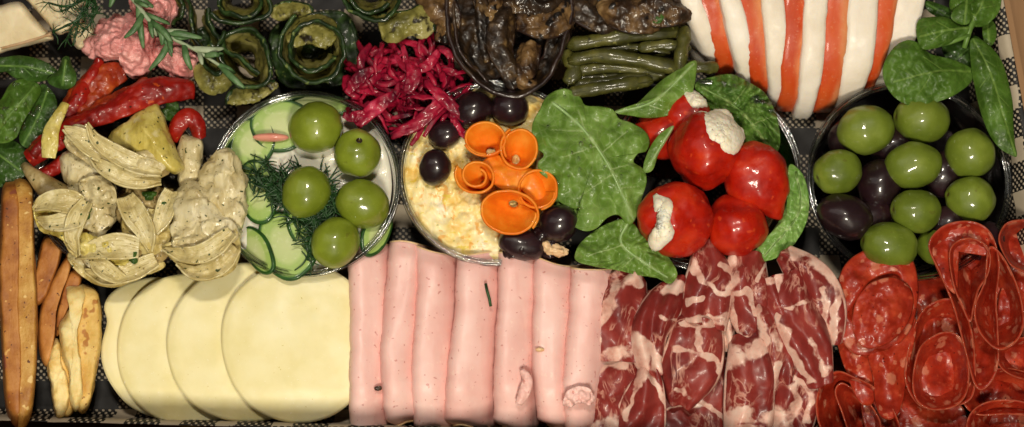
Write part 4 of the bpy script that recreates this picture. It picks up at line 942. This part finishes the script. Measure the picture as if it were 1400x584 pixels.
t = thing('artichoke_piece', 'largest artichoke heart, resting its wet petals on the cheese', 'artichoke', (278, 320, 80), AR)
mk('heart', solid([(240, 262), (258, 250), (280, 256), (305, 278), (322, 300), (328, 330), (300, 345), (260, 345), (236, 335), (236, 300)], 90, 150, 2.6, amp=6, size=19, seed=7), M['arti'], t)
petal(t, [(222, 338), (240, 330), (280, 326), (318, 312), (328, 330), (326, 356), (316, 372), (292, 382), (268, 382), (246, 364)], 128, 146, 'arti_leaf', (0, -.3), 17, amp=4)
petal(t, [(236, 328), (270, 318), (310, 300), (326, 316), (318, 332), (280, 344), (246, 348)], 142, 152, 'arti', (0, -.2), 18, amp=4)
frond(t, [(318, 318, 150), (286, 344, 154), (256, 350, 148), (226, 342, 134)], 24, 12)
frond(t, [(322, 338, 144), (300, 364, 146), (270, 374, 140), (244, 362, 132)], 24, 13)
for i, (x, y, z, l) in enumerate([(204, 267, 126, 'parsley scrap on the shaded artichoke heart'), (229, 277, 124, 'dark parsley scrap between two artichoke hearts'), (118, 292, 142, 'parsley scrap on the ruffled artichoke'), (182, 352, 122, 'tiny parsley scrap above the cheese'), (236, 155, 104, 'green parsley tuft behind the yellow artichoke wedge')]):
    s = 18 if i == 4 else 9
    d, P = patch(ell(x, y, s, s*.7, 12, 30*i, .22, i), z, z+3, 1.5, 40, 10, amp=4, size=8, seed=i)
    solo('parsley_scrap', l, 'parsley', d, M['dark_leaf'], 'parsley scraps on the artichokes')
# ------------------------------------------------------------------ roasted pepper strips
RP = 'roasted red pepper strips behind the artichokes'
def strip(label, pts, w, mat='roast', seed=0, lift=8, amp=5, cat='pepper strip', name='pepper_strip', group=RP, t=5):
    d = ribbon(pts, w, t, 80, 24, lambda u, v: lift*(1-v*v), 0, amp, 20, seed)[0]
    solo(name, label, cat, d, M[mat], group)
strip('dark orange pepper patch under the pink dip', [(88, 178, 96), (112, 140, 104), (140, 110, 104), (168, 98, 98)], [30, 46, 44, 26], 'roast_orange', 1)
strip('pepper strip curving up to the pink dip at the back', [(84, 165, 104), (104, 140, 110), (124, 108, 110), (136, 84, 104)], [16, 22, 18, 10], 'roast', 2)
strip('dark pepper strip across the middle', [(110, 168, 104), (140, 150, 112), (180, 128, 108), (200, 112, 98)], [20, 26, 24, 14], 'roast_orange', 7)
strip('long bright red pepper strip below the pink dip', [(46, 212, 104), (80, 180, 112), (120, 166, 120), (165, 146, 124), (215, 125, 120), (264, 124, 104)], [14, 24, 24, 32, 38, 22], 'roast', 3, 10)
strip('red pepper strip at the left under the pale petal', [(40, 218, 98), (62, 200, 104), (86, 190, 106)], [22, 30, 22], 'roast', 4)
strip('red pepper strip low at the left by the artichoke stem', [(52, 244, 92), (78, 228, 98), (92, 216, 96)], [14, 18, 14], 'roast', 5)
strip('small looped red pepper strip at the tub rim', [(236, 190, 96), (244, 172, 110), (256, 160, 114), (268, 168, 110), (273, 188, 98)], [14, 20, 22, 20, 14], 'roast', 6, 6, 3)
strip('pale yellow petal strip lying across the red peppers', [(90, 142, 128), (80, 160, 132), (70, 182, 130), (67, 216, 122)], [10, 16, 22, 18], 'arti_yellow', 8, 3, 3, 'artichoke', 'artichoke_strip', None, 3)

# ================================================================== BACK ROW
# cream cheese wedges
def wedge(label, outline, z0, z1, slope, seed, rind=None):
    c = np.mean(np.asarray(outline, float), 0)
    t = thing('cheese_wedge', label, 'cheese wedge', (c[0], c[1], z0), 'pale cheese wedges in the back left corner')
    mk('paste', solid(outline, z0, z1, 9, 100, .8, 14, lambda x, y: slope[0]*(x-c[0])+slope[1]*(y-c[1]), waist=.99, seed=seed), M['wedge'], t)
    if rind:
        mk('rind', ribbon([(x, y, z1+slope[0]*(x-c[0])+slope[1]*(y-c[1])-4) for x, y in rind], [7, 8, 7], 4, 30, 8, twist=50)[0], M['rind'], t)
wedge('front cream cheese wedge with its tip pointing right', [(-20, 12), (0, 8), (16, 3), (30, 4), (45, 22), (60, 38), (74, 52), (66, 56), (40, 62), (10, 70), (-20, 76)], 60, 120, (.15, -.25), 1, [(-18, 70), (30, 58), (70, 46)])
wedge('cream cheese wedge behind the front one, under the dill', [(34, -6), (60, -14), (100, -20), (118, 4), (112, 30), (92, 44), (78, 46), (62, 28), (46, 10)], 56, 112, (.1, .1), 2)
wedge('cream cheese wedge mostly hidden under the pink dip', [(98, 40), (112, 30), (130, 40), (128, 62), (112, 68), (100, 60)], 50, 92, (0, 0), 3)
# pink dip
def pinkdip(outline, z, zc, seed):
    d, P = patch(outline, z, zc, 10, 150, 60, power=2.2)
    V, F, m, u = d
    q = V/np.array([15., 15, 15])+seed
    lump = (1-np.clip(vor(q), 0, 1))*9+(1-np.clip(vor(q*1.7+4), 0, 1))*4+5*fbm(V/16+seed, 4)
    c = V.mean(0)-np.array([0, 0, 60]); n = V-c; n /= np.linalg.norm(n, axis=1, keepdims=True)
    return V+n*(lump-9)[:, None], F, m, u
t = thing('pink_dip', 'crumbly pink dip heaped at the back left', 'dip', (180, 60, 60))
mk('mound', pinkdip([(116, 68), (122, 50), (140, 28), (165, 22), (190, 20), (208, 30), (214, 50), (210, 70), (205, 96), (188, 106), (170, 98), (164, 82), (140, 82), (124, 78)], 84, 138, 1.3), M['pink'], t)
mk('mound', pinkdip([(178, -6), (205, -14), (235, -6), (238, 20), (226, 38), (200, 30), (184, 16)], 96, 136, 5.1), M['pink'], t)
mk('mound', pinkdip([(214, 62), (236, 58), (258, 70), (271, 84), (262, 104), (244, 106), (228, 94), (216, 80)], 90, 124, 8.4), M['pink'], t)
# rosemary
def rosemary():
    t = thing('rosemary_sprig', 'rosemary sprig lying over the pink dip and courgette', 'rosemary', (230, 50, 140))
    c = cr([(158, -26, 146), (186, 4, 150), (206, 30, 152), (232, 50, 150), (270, 70, 146), (304, 92, 142)], 60)
    mk('stem', tube(W(c[:, 0], c[:, 1], c[:, 2]), np.linspace(3.6, 2.2, 60), 8), M['rosemary_pale'], t)
    rg = random.Random(5)
    fixed = [(34, 204, 96, 1), (18, 170, 52, 1), (14, 196, 66, 0), (26, 222, 62, 1), (40, 262, 96, 1), (30, 276, 52, 0), (44, 306, 66, 0), (8, 202, -16, 0), (10, 210, 10, 1), (4, 150, 10, 1), (22, 236, 60, 0), (58, 334, 120, 1), (57, 322, 100, 1), (50, 300, 76, 0)]
    for k, (i, x, y, dark) in enumerate(fixed):
        p = c[i]; e = np.array([x, y, p[2]+rg.uniform(-14, 8)]); m_ = (p+e)/2+np.array([rg.uniform(-4, 4), rg.uniform(-4, 4), 6])
        q = cr([p, m_, e], 14)
        mk('needle', tube(W(q[:, 0], q[:, 1], q[:, 2]), 4.6*np.sin(np.linspace(.5, 3.0, 14))**.6+.2, 8, flat=.5), M['rosemary'] if dark or k % 3 else M['rosemary_pale'], t)
    for k in range(12):
        i = rg.randint(0, 52); p = c[i]; d = c[min(59, i+2)]-c[i]; a = math.atan2(d[1], d[0])+rg.choice([-1, 1])*rg.uniform(.35, .8); l = rg.uniform(18, 40)
        e = p+np.array([l*math.cos(a), l*math.sin(a), rg.uniform(-12, 16)]); m_ = (p+e)/2+np.array([0, 0, 5])
        q = cr([p, m_, e], 12)
        mk('needle', tube(W(q[:, 0], q[:, 1], q[:, 2]), 3.4*np.sin(np.linspace(.5, 3.0, 12))**.6+.2, 6, flat=.5), M['rosemary'] if k % 4 else M['rosemary_pale'], t)
rosemary()
# spinach leaves at the left
LF = 'dark green leaves at the left edge'
vein_leaf('spinach_leaf', 'very dark leaf low at the left edge by the bread', [(-20, 200), (10, 190), (34, 204), (40, 226), (28, 246), (0, 256), (-22, 250)], [(-10, 205), (30, 235)], [], 80, 86, 'dark_leaf', 'leaf', LF, amp=5, seed=1)
vein_leaf('spinach_leaf', 'dark leaf standing between the wet leaf and the pepper strips', [(56, 116), (72, 126), (78, 145), (68, 168), (54, 186), (40, 202), (28, 196), (28, 176), (40, 150)], [(66, 122), (52, 160), (32, 198)], [], 94, 100, 'dark_leaf', 'leaf', LF, (.2, 0), amp=5, seed=2)
vein_leaf('spinach_leaf', 'upper leaf with a pale edge under the cheese wedge', [(-16, 84), (10, 78), (34, 77), (60, 84), (78, 96), (86, 106), (70, 108), (48, 112), (24, 108), (4, 96), (-16, 100)], [(-10, 90), (40, 92), (82, 104)], [[(30, 90), (45, 104)]], 108, 116, 'dark_leaf', 'leaf', LF, (0, -.3), amp=5, seed=3, fold=4)
vein_leaf('spinach_leaf', 'wet pale green leaf at the left edge', [(-20, 150), (0, 138), (14, 116), (30, 108), (48, 112), (56, 124), (44, 146), (30, 170), (22, 188), (4, 196), (-20, 190)], [(48, 118), (20, 150), (-10, 185)], [[(20, 150), (0, 148)], [(30, 136), (40, 150)]], 106, 118, 'basil', 'leaf', LF, amp=8, seed=4, fold=5)
vein_leaf('spinach_leaf', 'leaf curling up to a point beside the orange pepper', [(66, 108), (80, 96), (86, 80), (94, 78), (98, 90), (104, 102), (102, 116), (88, 122), (70, 116)], [(90, 82), (86, 116)], [], 112, 122, 'dark_leaf', 'leaf', LF, (.2, 0), amp=4, seed=5)

# courgette rolls
ZR_ = 'grilled courgette rolls at the back'
def roll(label, path, centre, zt, zb, flare=.9, t=5.5, shift=(0, 0), seed=0, amp=4):
    tt = thing('courgette_roll', label, 'courgette roll', (centre[0], centre[1], zb), ZR_)
    path = np.asarray(path, float)+2.2*np.stack([np.sin(np.linspace(0, 19, len(path))+seed), np.cos(np.linspace(0, 23, len(path)))], -1)
    d, P = wall(path, zt+5*np.sin(np.linspace(0, 14, len(path))+seed), zb, centre, flare*.62, t, 22, amp, 26, seed, shift=shift, maskf=lambda x, y, v: v**3.2)
    mk('slice', d, M['cou'], tt)
    mk('skin', disp(tube(P[-1], t*.5, 10, flat=.9), .8, 9), M['cou_skin'], tt)
    return tt
def loop(pts, n=120): return cr(pts, n)
roll('courgette roll shaped like a teardrop loop at the rosemary tip', loop([(352, 100), (330, 84), (312, 70), (306, 54), (316, 42), (336, 40), (356, 52), (368, 74), (370, 98), (362, 116), (344, 122), (326, 116), (310, 94), (300, 66), (304, 44)]), (338, 84), 126, 50, .78, seed=1, shift=(0, 6))
roll('big courgette roll with a seeded pale middle', spiral(430, 66, 50, 51, 1.6, .55, 120, 150), (430, 66), 128, 50, .86, seed=2)
roll('courgette roll cut off by the top edge, left of the big one', spiral(330, 4, 44, 30, 1.6, .5, 200, 130), (330, 4), 126, 50, .84, seed=3)
roll('courgette roll at the top edge beside the cabbage', spiral(512, -4, 44, 34, 1.5, .55, 150, 130), (512, -4), 126, 50, .84, seed=4)
roll('loose courgette strip outlining a long fold beside the teardrop', loop([(248, -20), (256, 6), (262, 36), (272, 66), (282, 92), (298, 100), (308, 92), (300, 68), (290, 40), (286, 12)]), (276, 50), 120, 50, .86, seed=5)
roll('courgette end curled behind the pink dip', loop([(206, 12), (216, -4), (238, -10), (250, 2), (248, 22), (238, 36)]), (230, 8), 104, 50, .85, seed=6)
def zflat(label, outline, z, zc, plane=(0, 0), seed=0, mat='cou', skin=True):
    c = np.mean(np.asarray(outline, float), 0)
    tt = thing('courgette_slice', label, 'courgette slice', (c[0], c[1], z-10), 'flat courgette slices at the back')
    d, P = patch(outline, z, zc, 6, 90, 24, plane, 5, 18, seed=seed)
    mk('flesh', d, M[mat], tt)
    if skin:
        k = len(P[-1])//2
        mk('skin', tube(P[-1][:k], 3.6, 8), M['cou_skin'], tt)
zflat('pale tongue of courgette hanging below the loose strip', [(266, 92), (280, 86), (304, 92), (316, 104), (312, 120), (300, 128), (282, 126), (270, 112)], 96, 104, (0, -.2), 1)
zflat('courgette slice just behind the rim of the dill tub', [(312, 142), (316, 126), (330, 120), (350, 122), (372, 112), (380, 118), (360, 134), (336, 142)], 100, 104, (0, 0), 2)
zflat('seeded courgette flesh inside the big roll', [(392, 56), (398, 36), (418, 24), (440, 22), (458, 32), (460, 52), (444, 66), (424, 60), (406, 64)], 112, 116, (0, .3), 3, skin=False)
zflat('grilled courgette flap with dark char at the top edge', [(518, 24), (530, 20), (560, 16), (578, 8), (590, 22), (592, 42), (580, 52), (560, 48), (540, 58), (526, 56), (520, 40)], 112, 120, (0, 0), 4)
zflat('courgette slice peeking out between the rolls at the top edge', [(372, 14), (392, 4), (420, 8), (424, 18), (398, 24), (376, 26)], 106, 110, (0, 0), 5)
zflat('courgette slice darkened to stand for shade left of the big roll', [(262, 60), (276, 40), (300, 44), (306, 70), (300, 96), (284, 96), (268, 84)], 70, 74, (0, 0), 6, 'cou_skin')  # flesh takes the dark skin colour to paint this gap as shade
zflat('courgette slice darkened as the shade underneath the big roll', [(370, 60), (390, 30), (470, 20), (490, 80), (476, 112), (430, 122), (386, 114)], 52, 54, (0, 0), 7, 'cou_skin')  # dark colour paints the shade seen below the roll

# red cabbage
def cabbage():
    rg = random.Random(12); ms = []
    poly = np.array([(470, 150), (476, 112), (492, 84), (520, 66), (560, 58), (600, 56), (612, 80), (632, 112), (638, 140), (625, 162), (596, 182), (560, 178), (520, 168)], float)
    def inside(x, y):
        c = False
        for (x1, y1), (x2, y2) in zip(poly, np.roll(poly, -1, 0)):
            if (y1 > y) != (y2 > y) and x < (x2-x1)*(y-y1)/(y2-y1)+x1: c = not c
        return c
    cand = []
    while len(cand) < 190:
        x, y = rg.uniform(465, 642), rg.uniform(52, 188)
        if inside(x, y): cand.append((x, y))
    for k, (x, y) in enumerate(cand):
        a = rg.uniform(-.5, 2.4); l = rg.uniform(16, 34); zb = 58+46*(k/190.)+rg.uniform(-6, 8)
        dx, dy = l*math.cos(a), l*math.sin(a); b = rg.uniform(-10, 10)
        pts = [(x-dx*.9, y-dy*.9, zb+rg.uniform(-12, 2)), (x-dy/l*b, y+dx/l*b, zb+8), (x+dx*.9, y+dy*.9, zb+rg.uniform(-14, 6))]
        w = rg.uniform(5, 12)
        ms.append(ribbon(pts, [w*.7, w, w*.9, w*.6], 1.3, 16, 7, lambda u, v: 1.2*(1-v*v), [rg.uniform(-50, 50), rg.uniform(-60, 60)], 2.6, 7, k)[0])
    for pts, w in [([(488, 172, 112), (510, 150, 116), (540, 128, 120)], 20), ([(534, 186, 106), (566, 172, 112), (592, 150, 118), (606, 130, 114)], 18), ([(636, 164, 112), (612, 140, 120), (590, 120, 124), (582, 112, 116)], 16), ([(474, 128, 112), (490, 108, 116), (510, 94, 112)], 17), ([(470, 158, 112), (482, 160, 116), (500, 154, 112)], 13), ([(560, 82, 118), (566, 104, 122), (556, 128, 118)], 20), ([(600, 70, 114), (584, 90, 120), (560, 100, 114)], 14), ([(640, 190, 104), (624, 172, 110), (618, 150, 112)], 11)]:
        ms.append(ribbon(pts, [w*.6, w, w, w*.5], 1.6, 24, 11, lambda u, v: 2*(1-v*v), [15, -20], 4, 8, w)[0])
    return join(ms)
o = solo('red_cabbage', 'tangled heap of crimson pickled cabbage shreds', 'cabbage', cabbage(), M['cabbage']); o['kind'] = 'stuff'

# aubergine
AU = 'grilled aubergine slices at the back'
def aub(label, pts, w, seed, mat='aub', lift=14, amp=6, wavy=3, twist=0, t=5, n=80, m=30):
    tt = thing('aubergine_slice', label, 'aubergine slice', (pts[0][0], pts[0][1], 60), AU)
    d, P = ribbon(pts, w, t, n, m, lambda u, v: -lift*(1-v*v), twist, amp, 42, seed, wavy=wavy, wn=1.2)
    mk('flesh', disp(d, 1.8, 9, seed=seed), M[mat], tt)
    b = rimline(P); mk('skin', tube(b, 2.4, 6, loop=True), M['aub_skin'], tt)
tt = thing('aubergine_slice', 'large aubergine slice cupped like a bowl above the carrot curls', 'aubergine slice', (692, 40, 40), AU)
path = cr([(612, -20), (611, 10), (614, 44), (624, 76), (644, 104), (668, 124), (692, 132), (716, 130), (740, 114), (760, 88), (774, 52), (782, 16), (782, -20)], 140)
d, P = wall(path, 122, 44, (694, 30), .62, 6, 20, 4, 50, 2, maskf=None)
mk('flesh', d, M['aub'], tt)
mk('skin', tube(P[-1], 3.4, 8), M['aub_skin'], tt)
aub('dark aubergine base slice at the bottom of the cupped bowl', [(640, -20, 60), (690, 40, 54), (720, 110, 56)], [90, 130, 90], 11, lift=0)
aub('aubergine slice standing on edge along the left of the bowl', [(634, -16, 104), (640, 30, 110), (650, 70, 106), (676, 108, 98)], [36, 44, 40, 30], 1, twist=[35, 30, 20])
aub('narrow glossy aubergine fold left of the centre of the bowl', [(652, -20, 122), (660, 20, 128), (664, 56, 124), (668, 84, 112)], [18, 20, 18, 12], 2, lift=-6, twist=[-30, -20])
aub('brown aubergine leaf shaped fold in the middle of the bowl', [(700, -10, 112), (690, 24, 124), (684, 60, 126), (694, 96, 118), (700, 118, 104)], [22, 34, 38, 30, 14], 3, lift=-10, twist=[20, 30, 20])
aub('pale streaked aubergine strip above the middle fold', [(676, -16, 126), (676, 16, 130), (678, 44, 124)], [18, 24, 12], 8, 'aub_pale', lift=-5)
aub('aubergine slice with a pale end at the right of the bowl', [(726, 60, 110), (720, 86, 116), (716, 108, 112), (730, 118, 104)], [26, 30, 26, 16], 4, 'aub_pale', lift=-8)
aub('aubergine slice folded over the right side of the bowl', [(712, 30, 118), (738, 36, 126), (762, 24, 124), (778, -10, 112)], [26, 36, 44, 40], 5, 'aub_pale', lift=-8)
aub('aubergine slice hanging inside the right wall of the bowl', [(770, 30, 104), (758, 66, 104), (744, 96, 98)], [24, 30, 24], 6, twist=[-40, -30])
aub('black aubergine skin fold across the top of the bowl', [(694, 10, 124), (718, 6, 132), (744, 8, 128), (768, -4, 116)], [16, 24, 24, 18], 7, lift=-8)
aub('aubergine slice left of the bowl at the top edge', [(584, -20, 108), (598, 6, 114), (612, 28, 110), (606, 56, 96)], [44, 46, 34, 20], 9, 'aub_pale', lift=-8)
aub('dark aubergine slice at the top edge right of the bowl', [(786, -16, 106), (800, 14, 112), (824, 34, 106), (846, 40, 94)], [36, 44, 36, 16], 10, lift=-8, twist=[20, 10])
aub('golden brown aubergine slice with a black stripe at the top edge', [(826, 2, 110), (850, 16, 120), (882, 24, 122), (906, 22, 112)], [34, 50, 46, 26], 12, 'aub_pale', lift=-10)
aub('shiny aubergine slice beside the mozzarella at the top edge', [(872, 20, 118), (900, 14, 126), (928, 12, 122), (944, 10, 108)], [30, 46, 46, 30], 13, 'aub_pale', lift=-10)
aub('aubergine slice with dark char between two golden ones', [(860, 44, 104), (876, 20, 116), (884, -10, 114)], [18, 28, 22], 14, lift=-8)
aub('aubergine slice in shade beneath the top edge, over the beans', [(790, -10, 84), (850, 10, 84), (930, 0, 84)], [70, 70, 60], 15, lift=-4)
d, P = patch(ell(900, 24, 10, 7, 12, 20, .2, 1), 131, 133, 1.5, 40, 10, amp=3, size=8)
solo('parsley_scrap', 'wet parsley scrap on the shiny aubergine', 'parsley', d, M['dark_leaf'])

# beans
BN = 'pickled green beans behind the rocket'
def bean(label, pts, r, flat=.85, seed=0):
    tt = thing('green_bean', label, 'green bean', (pts[0][0], pts[0][1], 60), BN)
    r = r*.84
    c = cr(pts, 50); P = W(c[:, 0], c[:, 1], c[:, 2])
    rr = r*(1+.10*np.sin(np.linspace(0, 16, 50)+seed))*np.clip(np.sin(np.linspace(.12, math.pi-.12, 50))*3.5, .35, 1)
    mk('pod', disp(tube(P, rr, 14, flat=flat), 1.0, 14, seed=seed), M['bean'], tt)
    mk('seam', tube(P+np.array([0, -.35*r, .82*r*flat]), .9, 6), M['bean'], tt)
bean('thick green bean at the back, next to the aubergine', [(776, 62, 98), (800, 58, 104), (850, 50, 108), (900, 46, 104), (936, 42, 96)], 12, seed=1)
bean('long spotted green bean in the middle', [(776, 84, 100), (820, 76, 108), (870, 82, 110), (910, 90, 108), (946, 96, 98)], 12, seed=2)
bean('pale green bean nearest the large rocket leaf', [(776, 128, 106), (810, 122, 112), (850, 116, 114), (892, 110, 108)], 11, seed=3)
bean('short green bean lying crosswise by the mozzarella', [(936, 36, 104), (934, 58, 116), (930, 84, 114), (930, 98, 104)], 11, seed=4)
bean('thin split green bean between the two long ones', [(872, 66, 104), (900, 62, 110), (926, 62, 110), (944, 66, 102)], 9, .6, seed=5)
bean('green bean deep in shade below the spotted one', [(780, 108, 80), (830, 106, 84), (880, 104, 84), (930, 112, 76)], 12, seed=6)
bean('dark green bean running down under the others', [(850, 60, 76), (862, 90, 80), (866, 120, 76)], 12, seed=7)
bean('green bean end peeping out over the pepper tub rim', [(930, 90, 92), (960, 92, 100), (982, 92, 92)], 10, seed=8)
bean('flat yellowish green bean against the aubergine bowl', [(770, 70, 92), (786, 92, 98), (776, 116, 96)], 13, .5, seed=9)
bean('green bean in deep shade under the back one', [(780, 86, 66), (850, 64, 66), (930, 70, 66)], 14, seed=10)

bean('slim green bean squeezed under the spotted one', [(778, 98, 92), (830, 92, 96), (886, 98, 96), (930, 106, 90)], 10, seed=11)
bean('slim green bean above the pale one by the rocket', [(784, 116, 92), (826, 112, 94), (870, 106, 96), (906, 104, 90)], 9, seed=12)
bean('slim green bean between the back one and the spotted one', [(790, 72, 90), (836, 66, 94), (880, 66, 94), (916, 72, 90)], 9, seed=13)
# mozzarella and tomato
MT = 'mozzarella slices of the caprese row'; TT = 'tomato slices of the caprese row'
def slab(kind, label, xa, xb, yb, w, seed, R=175, mat='mozz', h=1.0):
    """a standing round slice: xa, its place along the row at the top of the photo, xb at its near end"""
    n = 110; off = np.array([-.5, -.5, -.46, -.34, -.16, 0, .16, .34, .46, .5, .5]); sc_ = np.array([.04, .86, .955, .99, 1.0, 1.0, 1.0, .99, .955, .86, .04])
    sc_ = np.where(sc_ < .5, sc_, 1-(1-sc_)*1.0*(.42 if mat == 'mozz' else .36))
    th = np.linspace(0, 2*math.pi, n, endpoint=False)
    near = W(xb, yb, 14)[1]; cy = near+R*.93; cz = 40
    P = np.empty((len(off), n, 3))
    for i, (o_, s_) in enumerate(zip(off, sc_)):
        y = cy-R*s_*np.cos(th); z = cz+112*h*s_*np.sin(th)*(1)
        z = np.maximum(z, 8)
        k = np.clip((y-near)/(W(xa, 0, 140)[1]-near), -.3, 2.2)
        x = (xb-700)+((xa-700)-(xb-700))*k**.8*(k > 0) if False else (xb-700)+(xa-xb)*np.sign(k)*np.abs(k)**.85
        if mat == 'mozz': z = z+4.5*smooth01(y, near+118+16*math.sin(seed*9), near+126+16*math.sin(seed*9))*(z > 60)
        e = smooth01(near+46-y, 0, 46)
        P[i] = np.stack([x+o_*w*(1-.2*e*e), y, z], -1)
    M_ = disp(disp(closed(P, np.repeat(off+.5, n)), 2.2 if mat == 'mozz' else 2.0, 60, seed=seed*2.1), .9 if mat == 'mozz' else .4, 9)
    return M_
def moz(label, xa, xb, yb, w, seed):
    solo('mozzarella_slice', label, 'mozzarella slice', slab('m', label, xa, xb, yb, w-1, seed, 168+3*math.sin(seed*5), h=1.03+.02*math.sin(seed*7)), M['mozz'], MT)
def tom(label, xa, xb, yb, w, seed):
    c = (xa, 0, 60); tt = thing('tomato_slice', label, 'tomato slice', c, TT)
    b = slab('t', label, xa, xb, yb-4, w+5, seed, 168, 'tomato', 1.01)
    mk('skin', b, M['tomato'], tt)
    c2 = slab('t', label, xa+w*.42, xb+w*.42, yb-10, w*.42, seed+.5, 165, 'tomato', .96)
    mk('flesh', c2, M['tomato_cut'], tt)
moz('leftmost mozzarella slice, against the aubergine', 948, 984, 96, 30, 1)
tom('leftmost tomato slice, pale orange inside', 972, 998, 103, 31, 1)
moz('mozzarella slice between the two left tomato slices', 1000, 1034, 124, 32, 2)
tom('tomato slice right of the second mozzarella slice', 1026, 1048, 132, 31, 2)
moz('mozzarella slice in the middle of the row, with a brown tip', 1057, 1074, 140, 33, 3)
tom('tomato slice in the middle of the row, with a bright glint', 1088, 1089, 150, 30, 3)
moz('mozzarella slice reaching nearest to the gap between tubs', 1118, 1112, 156, 34, 4)
tom('broad tomato slice right of the central mozzarella', 1148, 1141, 152, 32, 4)
moz('wide mozzarella slice behind the mixed olive tub rim', 1184, 1172, 148, 44, 5)
tom('rightmost tomato slice, partly behind the round basil leaf', 1217, 1198, 132, 26, 5)
moz('rightmost mozzarella slice, behind the basil', 1248, 1230, 112, 46, 6)

# basil
t = thing('basil_sprig', 'fresh basil sprig over the mozzarella and mixed olives', 'basil', (1322, 52, 130))
mk('stem', tube(W([1350, 1338, 1326, 1318], [-20, 10, 40, 66], [118, 128, 134, 130]), [5, 4.5, 4, 3.5], 8), M['stem'], t)
mk('stem', tube(W([1326, 1300, 1284], [48, 58, 62], [134, 130, 126]), [3.4, 3, 2.6], 8), M['stem'], t)
def bl(outline, mid, veins, z, zc, plane=(0, 0), seed=0, amp=5, fold=6, mat='basil', zf=None, centre=None):
    o = vein_leaf('leaf', None, outline, mid, veins, z, zc, mat, amp=amp, plane=plane, seed=seed, fold=fold, parent=t, vw=1.6, zf=zf, centre=centre)
    return o
bl([(1266, 2), (1284, 6), (1300, 14), (1296, 26), (1280, 22), (1268, 14)], [(1268, 6), (1296, 22)], [], 112, 116, seed=6, mat='dark_leaf')
bl([(1288, 64), (1306, 52), (1330, 48), (1344, 60), (1340, 90), (1322, 96), (1300, 90)], [(1300, 88), (1336, 56)], [], 104, 110, seed=7, mat='dark_leaf')
bl([(1344, 34), (1358, 30), (1362, 48), (1356, 62), (1346, 58)], [(1350, 34), (1352, 58)], [], 116, 118, seed=8)
bl([(1207, 96), (1213, 78), (1226, 62), (1242, 55), (1256, 60), (1272, 74), (1296, 80), (1318, 88), (1331, 98), (1326, 114), (1308, 128), (1286, 138), (1262, 145), (1240, 143), (1222, 132), (1210, 114)], [(1326, 98), (1280, 98), (1222, 112)], [[(1290, 97), (1262, 78)], [(1275, 99), (1255, 130)], [(1250, 105), (1228, 92)]], 132, 146, seed=1, amp=8, fold=6)
bl([(1253, 46), (1256, 28), (1272, 24), (1292, 24), (1312, 32), (1332, 36), (1318, 48), (1300, 58), (1278, 66), (1260, 66)], [(1330, 38), (1290, 42), (1258, 50)], [[(1300, 41), (1280, 30)], [(1290, 43), (1272, 58)]], 138, 150, seed=2, amp=7, fold=4)
bl([(1298, 6), (1310, -14), (1340, -26), (1366, -16), (1368, 8), (1360, 24), (1344, 36), (1322, 34), (1308, 24)], [(1326, 34), (1340, 10), (1352, -18)], [[(1334, 22), (1312, 6)], [(1338, 12), (1360, 8)]], 136, 154, seed=3, amp=8, fold=10)
bl([(1300, 22), (1314, 4), (1330, -6), (1328, 14), (1324, 32), (1310, 32)], [(1318, 32), (1322, 0)], [], 148, 154, seed=9, amp=4, fold=5)
bl([(1326, 58), (1332, 52), (1344, 56), (1358, 68), (1370, 86), (1378, 112), (1384, 140), (1385, 170), (1387, 196), (1390, 214), (1380, 211), (1366, 202), (1352, 182), (1342, 156), (1334, 124), (1328, 90)], [(1331, 55), (1354, 100), (1372, 160), (1388, 212)], [[(1344, 80), (1360, 92)], [(1354, 100), (1340, 120)], [(1364, 130), (1378, 145)], [(1368, 148), (1352, 165)]], 122, 132, seed=4, amp=4, fold=-8, centre=(1356, 128))

# ================================================================== CAMERA, LIGHT
cam = bpy.data.cameras.new('camera'); co = bpy.data.objects.new('camera', cam); COL.objects.link(co)
co.location = [float(x)*S for x in CAM]; co.rotation_euler = (TILT, 0, 0)
cam.sensor_width = 36; cam.lens = 36*DIST/1400; cam.clip_start = .02; cam.clip_end = 50
cam.dof.use_dof = True; cam.dof.focus_distance = (DIST-45)*S; cam.dof.aperture_fstop = 6.5
sc.camera = co
def lamp(name, loc, target, size, power, colr, spread=None):
    l = bpy.data.lights.new(name, 'AREA'); l.size = size; l.energy = power; l.color = colr
    o = bpy.data.objects.new(name, l); COL.objects.link(o)
    o.location = [x*S for x in loc]
    o.rotation_euler = (Vector([x*S for x in target])-o.location).to_track_quat('-Z', 'Y').to_euler()
    return o
lamp('key_lamp', (160, -1700, 2700), (-100, -60, 60), .16, 7.6, (1, .91, .74))
lamp('ceiling_lamp', (-160, 520, 3400), (-100, 0, 60), .06, 2.6, (1, .9, .76))
lamp('ceiling_lamp', (60, 560, 3400), (-50, 0, 60), .06, 2.6, (1, .9, .76))
lamp('soft_lamp', (-1500, 500, 2400), (0, 0, 60), .5, .5, (1, .96, .9))
w = bpy.data.worlds.new('World'); sc.world = w; w.use_nodes = True
w.node_tree.nodes['Background'].inputs[0].default_value = (1, .9, .78, 1); w.node_tree.nodes['Background'].inputs[1].default_value = .028
sc.view_settings.view_transform = 'Standard'; sc.view_settings.look = 'None'; sc.view_settings.exposure = 0; sc.view_settings.gamma = 1
try: sc.cycles.use_denoising = True
except Exception: pass
sc.cycles.max_bounces = 10; sc.cycles.transparent_max_bounces = 16; sc.cycles.caustics_reflective = False; sc.cycles.caustics_refractive = False
for o in list(bpy.data.objects):
    if '_o' in o: del o['_o']
